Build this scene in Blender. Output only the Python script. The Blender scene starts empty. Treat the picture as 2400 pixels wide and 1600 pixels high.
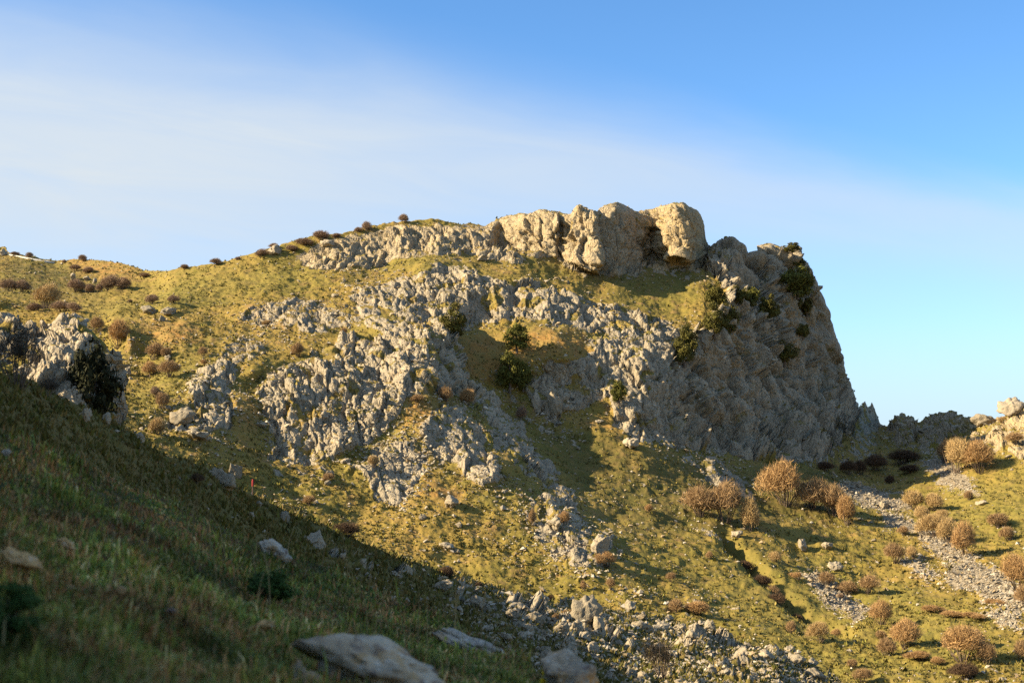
import bpy, math, random
import numpy as np
from mathutils import Vector, Matrix

# ------------------------------------------------------------------ camera, sky, sun, exposure
sc = bpy.context.scene
COL = sc.collection
F = 50.0 / 36.0 * 2400.0                      # focal length in photo pixels
PITCH = math.radians(6.0)
cam_d = bpy.data.cameras.new('camera')
cam_d.lens = 50.0; cam_d.sensor_width = 36.0; cam_d.sensor_fit = 'HORIZONTAL'
cam_d.clip_start = 0.1; cam_d.clip_end = 6000.0
cam_d.dof.use_dof = True; cam_d.dof.focus_distance = 130.0; cam_d.dof.aperture_fstop = 2.8
cam = bpy.data.objects.new('camera', cam_d); COL.objects.link(cam)
cam.rotation_euler = (math.pi / 2 + PITCH, 0, 0)
sc.camera = cam
sc.cycles.use_denoising = False

SUN_EL = math.radians(26.5)
SUN_AZ = math.radians(12.0)                   # how far the sun stands behind the camera plane, on the left
S = Vector((-math.cos(SUN_EL) * math.cos(SUN_AZ), -math.cos(SUN_EL) * math.sin(SUN_AZ), math.sin(SUN_EL)))
sun_d = bpy.data.lights.new('sun', 'SUN'); sun_d.energy = 4.3; sun_d.angle = math.radians(0.5)
sun_d.color = (1.0, 0.83, 0.58)
sun = bpy.data.objects.new('sun', sun_d); COL.objects.link(sun)
sun.rotation_euler = S.to_track_quat('Z', 'Y').to_euler()

def ray(x, y):                                # photo pixel -> direction with unit forward (y) component
    cx = (np.asarray(x, float) - 1200.0) / F; cy = (800.0 - np.asarray(y, float)) / F
    fy = math.cos(PITCH) - cy * math.sin(PITCH); fz = math.sin(PITCH) + cy * math.cos(PITCH)
    return cx / fy, fz / fy

world = bpy.data.worlds.new('World'); sc.world = world; world.use_nodes = True
nt = world.node_tree; nt.nodes.clear()
def wn(t, **kw):
    n = nt.nodes.new(t)
    for k, v in kw.items(): setattr(n, k, v)
    return n
def wl(a, b): nt.links.new(a, b)
sky = wn('ShaderNodeTexSky', sky_type='NISHITA'); sky.sun_disc = False
sky.sun_elevation = SUN_EL; sky.sun_rotation = math.atan2(S.x, S.y); sky.altitude = 1300
sky.air_density = 0.9; sky.dust_density = 0.1; sky.ozone_density = 2.0
hs = wn('ShaderNodeHueSaturation'); hs.inputs['Saturation'].default_value = 1.22; hs.inputs['Value'].default_value = 1.0; hs.inputs['Hue'].default_value = 0.500
wl(sky.outputs[0], hs.inputs['Color'])
tc = wn('ShaderNodeTexCoord')
# thin cirrus: a veil under a great circle that dips to the right
def rv(x, y):
    a, b = ray(x, y); return Vector((float(a), 1.0, float(b))).normalized()
nrm = rv(2400, 440).cross(rv(0, 95)).normalized()
if nrm.z < 0: nrm = -nrm
dot = wn('ShaderNodeVectorMath', operation='DOT_PRODUCT'); dot.inputs[1].default_value = nrm
wl(tc.outputs['Generated'], dot.inputs[0])
axis = (rv(2400, 440) - rv(0, 95)).normalized()
third = nrm.cross(axis)
comb = wn('ShaderNodeCombineXYZ')
for i, (v, s_) in enumerate(((axis, 1.6), (nrm, 6.0), (third, 1.6))):
    d_ = wn('ShaderNodeVectorMath', operation='DOT_PRODUCT'); d_.inputs[1].default_value = v * s_
    wl(tc.outputs['Generated'], d_.inputs[0]); wl(d_.outputs['Value'], comb.inputs[i])
nz = wn('ShaderNodeTexNoise'); nz.inputs['Scale'].default_value = 1.7; nz.inputs['Detail'].default_value = 5.0
nz.inputs['Roughness'].default_value = 0.5; nz.inputs['Distortion'].default_value = 0.4
wl(comb.outputs[0], nz.inputs['Vector'])
nz2 = wn('ShaderNodeTexNoise'); nz2.inputs['Scale'].default_value = 3.2; nz2.inputs['Detail'].default_value = 8.0; nz2.inputs['Roughness'].default_value = 0.6; nz2.inputs['Distortion'].default_value = 0.8
mpf = wn('ShaderNodeMapping'); mpf.inputs['Scale'].default_value = (1, 1.6, 1); wl(comb.outputs[0], mpf.inputs[0]); wl(mpf.outputs[0], nz2.inputs['Vector'])
def wmath(op, a, b=None, clamp=False):
    m = wn('ShaderNodeMath', operation=op); m.use_clamp = clamp
    for i, v in enumerate((a, b)):
        if v is None: continue
        if isinstance(v, (int, float)): m.inputs[i].default_value = v
        else: wl(v, m.inputs[i])
    return m.outputs[0]
sband = wmath('ADD', dot.outputs['Value'], wmath('MULTIPLY', wmath('SUBTRACT', nz.outputs['Fac'], 0.5), 0.07))
sx = wn('ShaderNodeSeparateXYZ'); wl(tc.outputs['Generated'], sx.inputs[0])
def wrange(v, a, b, c, d, sm=True):
    m = wn('ShaderNodeMapRange'); m.interpolation_type = 'SMOOTHSTEP' if sm else 'LINEAR'
    for i, q in ((1, a), (2, b), (3, c), (4, d)): m.inputs[i].default_value = q
    wl(v, m.inputs[0]); return m.outputs[0]
wid = wrange(sx.outputs['X'], -0.36, 0.32, 0.17, 0.055)
smod = wmath('SUBTRACT', wmath('FLOORED_MODULO', wmath('ADD', sband, 0.28), 0.47), 0.28)  # band repeats overhead out of view, added to whiten the sky fill
ub = wmath('DIVIDE', smod, wid)
rp = wn('ShaderNodeValToRGB'); el = rp.color_ramp; el.interpolation = 'B_SPLINE'
wl(wrange(ub, -1.7, 0.5, 0.0, 1.0, False), rp.inputs[0])
el.elements[0].position = 0.0; el.elements[0].color = (0.0,) * 3 + (1,)
el.elements[1].position = 1.0; el.elements[1].color = (0.0,) * 3 + (1,)
for p_, v_ in ((0.12, .22), (0.30, .55), (0.45, .85), (0.58, 1.0), (0.68, .95), (0.78, .5), (0.88, .12)):
    e = el.elements.new(p_); e.color = (v_,) * 3 + (1,)
dens = wmath('MULTIPLY', wmath('MULTIPLY', rp.outputs['Color'], wrange(sx.outputs['X'], -0.36, 0.34, 0.95, 0.55)), wmath('ADD', wmath('MULTIPLY', nz2.outputs['Fac'], 0.6), 0.72), True)
mixc = wn('ShaderNodeMix', data_type='RGBA')
wl(dens, mixc.inputs[0]); wl(hs.outputs[0], mixc.inputs[6]); mixc.inputs[7].default_value = (2.85, 3.15, 3.4, 1)
bg = wn('ShaderNodeBackground'); bg.inputs[1].default_value = 0.080
hz = wn('ShaderNodeMix', data_type='RGBA'); wl(wrange(sx.outputs['Z'], 0.17, 0.02, 0.0, 0.85), hz.inputs[0]); wl(mixc.outputs[2], hz.inputs[6]); hz.inputs[7].default_value = (2.1, 2.6, 3.15, 1)
wl(hz.outputs[2], bg.inputs[0])
wo = wn('ShaderNodeOutputWorld'); wl(bg.outputs[0], wo.inputs[0])
sc.view_settings.view_transform = 'Standard'; sc.view_settings.look = 'None'
sc.view_settings.gamma = 1.0; sc.view_settings.exposure = 1.66; sc.view_settings.use_curve_mapping = False

# ------------------------------------------------------------------ helpers
def tag(o, label=None, cat=None, group=None, kind=None):
    if label: o['label'] = label
    if cat: o['category'] = cat
    if group: o['group'] = group
    if kind: o['kind'] = kind
    return o

def mesh_np(name, V, Fc, mat=None, smooth=True, attrs=None):
    """V (n,3), Fc (m,3|4) arrays -> mesh"""
    me = bpy.data.meshes.new(name)
    V = np.ascontiguousarray(V, np.float32); Fc = np.ascontiguousarray(Fc, np.int32)
    m, k = Fc.shape
    me.vertices.add(len(V)); me.vertices.foreach_set('co', V.ravel())
    me.loops.add(m * k); me.loops.foreach_set('vertex_index', Fc.ravel())
    me.polygons.add(m); me.polygons.foreach_set('loop_start', np.arange(0, m * k, k, dtype=np.int32))
    me.polygons.foreach_set('use_smooth', np.full(m, bool(smooth)))
    for nm, A in (attrs or {}).items():
        a = me.attributes.new(nm, 'FLOAT_COLOR', 'POINT')
        B = np.ones((len(V), 4), np.float32); B[:, :A.shape[1]] = A
        a.data.foreach_set('color', B.ravel())
    me.update(calc_edges=True)
    if mat: me.materials.append(mat)
    return me

def obj(name, me, parent=None):
    o = bpy.data.objects.new(name, me); COL.objects.link(o); o.parent = parent
    return o

def empty(name, loc=(0, 0, 0)):
    o = bpy.data.objects.new(name, None); COL.objects.link(o); o.location = loc; o.empty_display_size = 0.2
    return o

# ------------------------------------------------------------------ numpy noise
def h32(ix, iy, iz, seed):
    h = (ix.astype(np.uint32) * np.uint32(0x8da6b343)) ^ (iy.astype(np.uint32) * np.uint32(0xd8163841)) ^ \
        (iz.astype(np.uint32) * np.uint32(0xcb1ab31f)) ^ np.uint32((seed * 0x9E3779B1) & 0xffffffff)
    h ^= h >> np.uint32(15); h *= np.uint32(0x2c1b3c6d); h ^= h >> np.uint32(12)
    h *= np.uint32(0x297a2d39); h ^= h >> np.uint32(15)
    return h
def u01(h): return (h >> np.uint32(8)).astype(np.float32) / np.float32(16777216.0)

def perlin(P, seed=0):
    P = np.asarray(P, np.float32); I = np.floor(P).astype(np.int32); f = P - I
    w = f * f * f * (f * (f * 6 - 15) + 10); out = np.zeros(len(P), np.float32)
    for dx in (0, 1):
        wx = w[:, 0] if dx else 1 - w[:, 0]
        for dy in (0, 1):
            wy = w[:, 1] if dy else 1 - w[:, 1]
            for dz in (0, 1):
                wz = w[:, 2] if dz else 1 - w[:, 2]
                h = h32(I[:, 0] + dx, I[:, 1] + dy, I[:, 2] + dz, seed)
                gx = (h & np.uint32(1023)).astype(np.float32) / 511.5 - 1
                gy = ((h >> np.uint32(10)) & np.uint32(1023)).astype(np.float32) / 511.5 - 1
                gz = ((h >> np.uint32(20)) & np.uint32(1023)).astype(np.float32) / 511.5 - 1
                out += wx * wy * wz * (gx * (f[:, 0] - dx) + gy * (f[:, 1] - dy) + gz * (f[:, 2] - dz))
    return out

def fbm(P, oct_=4, seed=0, gain=0.5, ridged=False):
    out = np.zeros(len(P), np.float32); a = 1.0; P = np.asarray(P, np.float32).copy(); tot = 0
    for o in range(oct_):
        n = perlin(P, seed + o * 17)
        out += a * ((1 - 2.4 * np.abs(n)) if ridged else n * 1.6); tot += a
        a *= gain; P = P * 2.03 + 11.7
    return out / tot

def facet(P, seed, tilt=1.0):
    """cellular facets: every cell is a tilted plane. returns value, crack distance, per-cell random"""
    P = np.asarray(P, np.float32); B = np.floor(P - 0.5).astype(np.int32)
    n = len(P); d1 = np.full(n, 9e9, np.float32); d2 = d1.copy(); val = np.zeros(n, np.float32); rnd = val.copy()
    for dx in (0, 1):
        for dy in (0, 1):
            for dz in (0, 1):
                ix, iy, iz = B[:, 0] + dx, B[:, 1] + dy, B[:, 2] + dz
                h = h32(ix, iy, iz, seed); g = h32(iz, ix, iy, seed + 101)
                j = np.stack([(h & np.uint32(1023)), (h >> np.uint32(10)) & np.uint32(1023), (h >> np.uint32(20)) & np.uint32(1023)], 1).astype(np.float32) / 1023.0
                t = np.stack([(g & np.uint32(1023)), (g >> np.uint32(10)) & np.uint32(1023), (g >> np.uint32(20)) & np.uint32(1023)], 1).astype(np.float32) / 511.5 - 1
                q = P - (np.stack([ix, iy, iz], 1) + 0.1 + 0.8 * j)
                d = (q * q).sum(1); r = u01(h * np.uint32(2654435761))
                v = .5 * (r * 2 - 1) + tilt * (t * q).sum(1) * 1.7
                nb = d < d1
                d2 = np.where(nb, d1, np.minimum(d2, d)); val = np.where(nb, v, val); rnd = np.where(nb, r, rnd)
                d1 = np.where(nb, d, d1)
    return val, np.sqrt(d2) - np.sqrt(d1), rnd

def sstep(a, b, x):
    t = np.clip((x - a) / (b - a), 0, 1); return t * t * (3 - 2 * t)

def rbf(ctrl):
    C = np.array(ctrl, float); X = C[:, :2] / 500.0; n = len(X)
    r = np.sqrt(((X[:, None] - X[None]) ** 2).sum(-1)); k = r
    A = np.zeros((n + 3, n + 3)); A[:n, :n] = k + np.eye(n) * 0.01 * -1; A[:n, n] = 1; A[:n, n + 1:] = X; A[n:, :n] = A[:n, n:].T
    w = np.linalg.solve(A, np.concatenate([C[:, 2], np.zeros(3)]))
    def f(x, y):
        Q = np.stack([np.ravel(x), np.ravel(y)], 1) / 500.0; out = np.empty(len(Q))
        for i in range(0, len(Q), 40000):
            q = Q[i:i + 40000]
            out[i:i + 40000] = np.sqrt(((q[:, None] - X[None]) ** 2).sum(-1)) @ w[:n] + w[n] + q @ w[n + 1:]
        return out.reshape(np.shape(x))
    return f

def poly_sd(px, py, poly):
    """signed distance in pixels, positive inside"""
    p = np.array(poly, float); d = np.full(px.shape, 1e9); ins = np.zeros(px.shape, bool)
    for a, b in zip(p, np.roll(p, -1, 0)):
        ex, ey = b - a; wx, wy = px - a[0], py - a[1]
        t = np.clip((wx * ex + wy * ey) / (ex * ex + ey * ey + 1e-9), 0, 1)
        d = np.minimum(d, (wx - t * ex) ** 2 + (wy - t * ey) ** 2)
        c = ((a[1] > py) != (b[1] > py))
        with np.errstate(divide='ignore', invalid='ignore'):
            xi = ex * (py - a[1]) / (ey if ey else 1e-9) + a[0]
        ins ^= c & (px < xi)
    return np.where(ins, np.sqrt(d), -np.sqrt(d))

def line_d(px, py, pts):
    p = np.array(pts, float); d = np.full(px.shape, 1e9)
    for a, b in zip(p[:-1], p[1:]):
        ex, ey = b - a; wx, wy = px - a[0], py - a[1]
        t = np.clip((wx * ex + wy * ey) / (ex * ex + ey * ey + 1e-9), 0, 1)
        d = np.minimum(d, (wx - t * ex) ** 2 + (wy - t * ey) ** 2)
    return np.sqrt(d)

def up4(A, n, m):
    """bilinear upsample of a coarse grid"""
    r = np.linspace(0, A.shape[0] - 1, n); c = np.linspace(0, A.shape[1] - 1, m)
    i = np.minimum(r.astype(int), A.shape[0] - 2); j = np.minimum(c.astype(int), A.shape[1] - 2)
    fr = (r - i)[:, None]; fc = (c - j)[None]
    return (A[np.ix_(i, j)] * (1 - fr) * (1 - fc) + A[np.ix_(i + 1, j)] * fr * (1 - fc) + A[np.ix_(i, j + 1)] * (1 - fr) * fc + A[np.ix_(i + 1, j + 1)] * fr * fc)

def blur(A, k, it=2):
    for _ in range(it):
        for ax in (0, 1):
            pad = [(0, 0)] * A.ndim; pad[ax] = (k + 1, k)
            c = np.cumsum(np.pad(A, pad, mode='edge'), axis=ax)
            n = A.shape[ax]
            A = (np.take(c, range(2 * k + 1, 2 * k + 1 + n), ax) - np.take(c, range(0, n), ax)) / (2 * k + 1)
    return A

def grid_normals(P):
    du = np.gradient(P, axis=1); dv = np.gradient(P, axis=0)
    n = np.cross(du, dv); n /= np.linalg.norm(n, axis=-1, keepdims=True) + 1e-9
    return n

# ------------------------------------------------------------------ materials
class NT:
    def __init__(s, name):
        s.m = bpy.data.materials.new(name); s.m.use_nodes = True; s.t = s.m.node_tree; s.t.nodes.clear()
        s.out = s.n('ShaderNodeOutputMaterial'); s.b = s.n('ShaderNodeBsdfPrincipled')
        s.b.inputs['Specular IOR Level'].default_value = 0.15; s.b.inputs['Roughness'].default_value = 0.9
        s.l(s.b.outputs[0], s.out.inputs[0])
    def n(s, t, **kw):
        n = s.t.nodes.new(t)
        for k, v in kw.items(): setattr(n, k, v)
        return n
    def l(s, a, b): s.t.links.new(a, b)
    def set(s, sock, v):
        if hasattr(v, 'links') or isinstance(v, bpy.types.NodeSocket): s.l(v, sock)
        else: sock.default_value = v
    def geo(s): return s.n('ShaderNodeNewGeometry')
    def noise(s, scale, detail=4, rough=0.55, vec=None, dist=0.0, stretch=None):
        t = s.n('ShaderNodeTexNoise'); t.inputs['Scale'].default_value = scale; t.inputs['Detail'].default_value = detail
        t.inputs['Roughness'].default_value = rough; t.inputs['Distortion'].default_value = dist
        if vec is None: vec = s.geo().outputs['Position']
        if stretch:
            mp = s.n('ShaderNodeMapping'); mp.inputs['Scale'].default_value = stretch[0]; mp.inputs['Rotation'].default_value = stretch[1]
            s.l(vec, mp.inputs[0]); vec = mp.outputs[0]
        s.l(vec, t.inputs['Vector']); return t.outputs['Fac']
    def math(s, op, a, b=0.0, c=None, clamp=False):
        m = s.n('ShaderNodeMath', operation=op); m.use_clamp = clamp
        s.set(m.inputs[0], a); s.set(m.inputs[1], b)
        if c is not None: s.set(m.inputs[2], c)
        return m.outputs[0]
    def ramp(s, v, a, b):                       # smooth 0..1
        m = s.n('ShaderNodeMapRange'); m.interpolation_type = 'SMOOTHSTEP'
        s.set(m.inputs[0], v); m.inputs[1].default_value = a; m.inputs[2].default_value = b
        return m.outputs[0]
    def mix(s, f, a, b, mode='MIX'):
        m = s.n('ShaderNodeMix', data_type='RGBA', blend_type=mode)
        s.set(m.inputs[0], f)
        for i, v in ((6, a), (7, b)):
            if isinstance(v, tuple): m.inputs[i].default_value = v if len(v) == 4 else v + (1,)
            else: s.l(v, m.inputs[i])
        return m.outputs[2]
    def attr(s, name):
        a = s.n('ShaderNodeAttribute', attribute_name=name); sp = s.n('ShaderNodeSeparateColor')
        s.l(a.outputs['Color'], sp.inputs[0]); return a.outputs['Color'], sp.outputs[0], sp.outputs[1], sp.outputs[2], a.outputs['Alpha']
    def bump(s, h, strength=0.5, dist=0.1):
        b = s.n('ShaderNodeBump'); b.inputs['Strength'].default_value = strength; b.inputs['Distance'].default_value = dist
        s.l(h, b.inputs['Height']); s.l(b.outputs[0], s.b.inputs['Normal'])
    def color(s, c): s.set(s.b.inputs['Base Color'], c if not isinstance(c, tuple) else (c if len(c) == 4 else c + (1,)))

def rock_color(m, var=None, sc_=1.0, warm=0.0):
    n1 = m.noise(0.35 * sc_, 5, 0.6); n2 = m.noise(2.2 * sc_, 6, 0.65); n3 = m.noise(9.0 * sc_, 4, 0.6)
    c = m.mix(m.ramp(n1, 0.35, 0.65), (0.25, 0.21, 0.14), (0.35, 0.285, 0.185))
    c = m.mix(m.ramp(n2, 0.50, 0.72), c, (0.45, 0.385, 0.27))
    st = m.noise(0.8 * sc_, 5, 0.6, stretch=((1, 1, 0.25), (0, 0.25, 0)))
    c = m.mix(m.math('MULTIPLY', m.ramp(st, 0.55, 0.78), 0.75), c, (0.36, 0.22, 0.09))
    dk = m.noise(1.3 * sc_, 6, 0.7, stretch=((1, 1, 0.3), (0, 0.3, 0)))
    c = m.mix(m.math('MULTIPLY', m.ramp(dk, 0.54, 0.72), 0.55), c, (0.15, 0.13, 0.10))
    c = m.mix(m.math('MULTIPLY', m.ramp(n3, 0.55, 0.75), 0.45), c, (0.17, 0.15, 0.12))
    if var is not None: c = m.mix(0.5, c, m.mix(var, (0.19, 0.16, 0.11), (0.42, 0.35, 0.245)))
    if warm: c = m.mix(warm, c, (0.40, 0.29, 0.14))
    return c

def grass_color(m, sc_=1.0):
    g1 = m.noise(0.10 * sc_, 4, 0.6); g2 = m.noise(0.9 * sc_, 5, 0.65); g3 = m.noise(5.0 * sc_, 4, 0.7)
    c = m.mix(m.ramp(g1, 0.38, 0.62), (0.245, 0.168, 0.038), (0.175, 0.138, 0.027))
    c = m.mix(m.math('MULTIPLY', m.ramp(g2, 0.5, 0.72), 0.7), c, (0.29, 0.18, 0.06))
    c = m.mix(m.math('MULTIPLY', m.ramp(g2, 0.5, 0.28), 0.7), c, (0.155, 0.13, 0.03))
    c = m.mix(m.math('MULTIPLY', m.ramp(g3, 0.56, 0.70), 0.7), c, (0.06, 0.052, 0.016))
    c = m.mix(m.math('MULTIPLY', m.ramp(m.noise(7.0 * sc_, 3, 0.6), 0.60, 0.71), 0.6), c, (0.32, 0.25, 0.10))
    c = m.mix(m.math('MULTIPLY', m.ramp(m.noise(0.45 * sc_, 6, 0.7), 0.53, 0.66), 0.65), c, (0.20, 0.125, 0.05))
    c = m.mix(m.math('MULTIPLY', m.ramp(m.noise(2.4 * sc_, 5, 0.7, stretch=((.6, .6, 2.2), (0, 0, 0))), 0.53, 0.66), 0.40), c, (0.085, 0.072, 0.022))
    return c

def terrain_mat(name):
    m = NT(name)
    _, rk, soil, scree, var = m.attr('mask')
    _, green, warm, dark, _a = m.attr('mask2')
    nz_ = m.geo().outputs['Normal']; sp = m.n('ShaderNodeSeparateXYZ'); m.l(nz_, sp.inputs[0])
    g = grass_color(m)
    g = m.mix(m.math('MULTIPLY', green, 0.6), g, m.mix(m.ramp(m.noise(1.5, 4), .4, .65), (0.20, 0.162, 0.036), (0.135, 0.122, 0.026)))
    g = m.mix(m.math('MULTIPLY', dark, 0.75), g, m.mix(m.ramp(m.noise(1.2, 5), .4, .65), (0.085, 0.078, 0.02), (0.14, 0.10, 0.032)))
    g = m.mix(m.math('MULTIPLY', soil, 0.8), g, m.mix(m.ramp(m.noise(1.0, 5), .35, .65), (0.30, 0.155, 0.045), (0.24, 0.16, 0.05)))
    r = rock_color(m, var)
    r = m.mix(m.math('MULTIPLY', warm, 0.8), r, m.mix(m.ramp(m.noise(2.0, 5), .35, .65), (0.42, 0.29, 0.115), (0.36, 0.27, 0.14)))
    # moss and grass on ledges inside the rock
    ledge = m.math('MULTIPLY', m.ramp(m.math('ADD', sp.outputs['Z'], m.math('MULTIPLY', m.math('SUBTRACT', m.noise(1.1, 5, .65), .5), 1.1)), 0.80, 0.98), 0.85)
    rk2 = m.math('MULTIPLY', rk, m.math('SUBTRACT', 1.0, ledge))
    edge = m.ramp(m.math('ADD', rk2, m.math('MULTIPLY', m.math('SUBTRACT', m.noise(1.6, 5, .7), .5), 0.9)), 0.35, 0.6)
    c = m.mix(edge, g, r)
    sc_c = m.mix(m.ramp(m.noise(6, 4, .7), .35, .65), (0.18, 0.15, 0.105), (0.29, 0.24, 0.165))
    sedge = m.ramp(m.math('ADD', scree, m.math('MULTIPLY', m.math('SUBTRACT', m.noise(1.5, 5, .7), .5), 1.0)), 0.4, 0.6)
    c = m.mix(sedge, c, sc_c)
    m.color(c)
    bh = m.math('ADD', m.math('MULTIPLY', m.noise(3.0, 8, .68), 0.8), m.math('MULTIPLY', m.noise(14, 4, .6), 0.12))
    mp = m.n('ShaderNodeMapping'); mp.inputs['Scale'].default_value = (1, 1, .45); mp.inputs['Rotation'].default_value = (0, .3, 0); m.l(m.geo().outputs['Position'], mp.inputs[0])
    for sc2, am in ((1.1, .9), (2.9, .5)):
        vo = m.n('ShaderNodeTexVoronoi', feature='DISTANCE_TO_EDGE'); vo.inputs['Scale'].default_value = sc2; wv_ = m.n('ShaderNodeVectorMath', operation='ADD'); nn_ = m.n('ShaderNodeTexNoise'); nn_.inputs['Scale'].default_value = 1.4; m.l(mp.outputs[0], nn_.inputs['Vector']); m.l(mp.outputs[0], wv_.inputs[0]); m.l(nn_.outputs['Color'], wv_.inputs[1]); m.l(wv_.outputs[0], vo.inputs['Vector'])
        bh = m.math('ADD', bh, m.math('MULTIPLY', m.math('MULTIPLY', m.ramp(vo.outputs['Distance'], 0.0, 0.09), edge), am))
    m.bump(bh, 0.75, 0.14)
    return m.m

# ------------------------------------------------------------------ the mountain: base shape
SKY = [(-160, 566), (0, 579), (12, 577), (22, 592), (60, 598), (130, 610), (180, 607), (230, 610), (280, 616), (310, 623), (340, 633), (360, 635), (400, 635), (422, 627), (503, 616), (558, 603), (620, 585), (680, 565), (740, 549), (800, 547), (868, 529), (946, 520), (1011, 513), (1050, 518), (1082, 525), (1098, 521), (1137, 528), (1171, 511), (1240, 499), (1276, 495), (1338, 504), (1345, 489), (1358, 481), (1380, 490), (1399, 495), (1422, 481), (1446, 474), (1470, 483), (1487, 496), (1520, 493), (1561, 482), (1602, 477), (1634, 498), (1650, 529), (1654, 566), (1660, 581), (1685, 562), (1714, 562), (1731, 583), (1748, 603), (1775, 603), (1780, 580), (1799, 576), (1837, 586), (1857, 597), (1891, 624), (1908, 665), (1929, 709), (1942, 740), (1951, 787), (1969, 835), (1985, 889), (2000, 944), (2011, 956), (2022, 948), (2028, 941), (2032, 954), (2039, 950), (2043, 941), (2050, 955), (2064, 993), (2080, 998), (2100, 986), (2120, 972), (2144, 976), (2155, 988), (2165, 986), (2192, 967), (2236, 967), (2260, 978), (2273, 988), (2297, 976), (2320, 987), (2331, 978), (2355, 979), (2362, 952), (2379, 946), (2400, 948), (2560, 930)]
BOT = [(-160, 1010), (150, 1060), (420, 1150), (700, 1290), (1000, 1400), (1300, 1480), (1500, 1520), (1750, 1580), (2000, 1650), (2560, 1650)]
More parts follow.
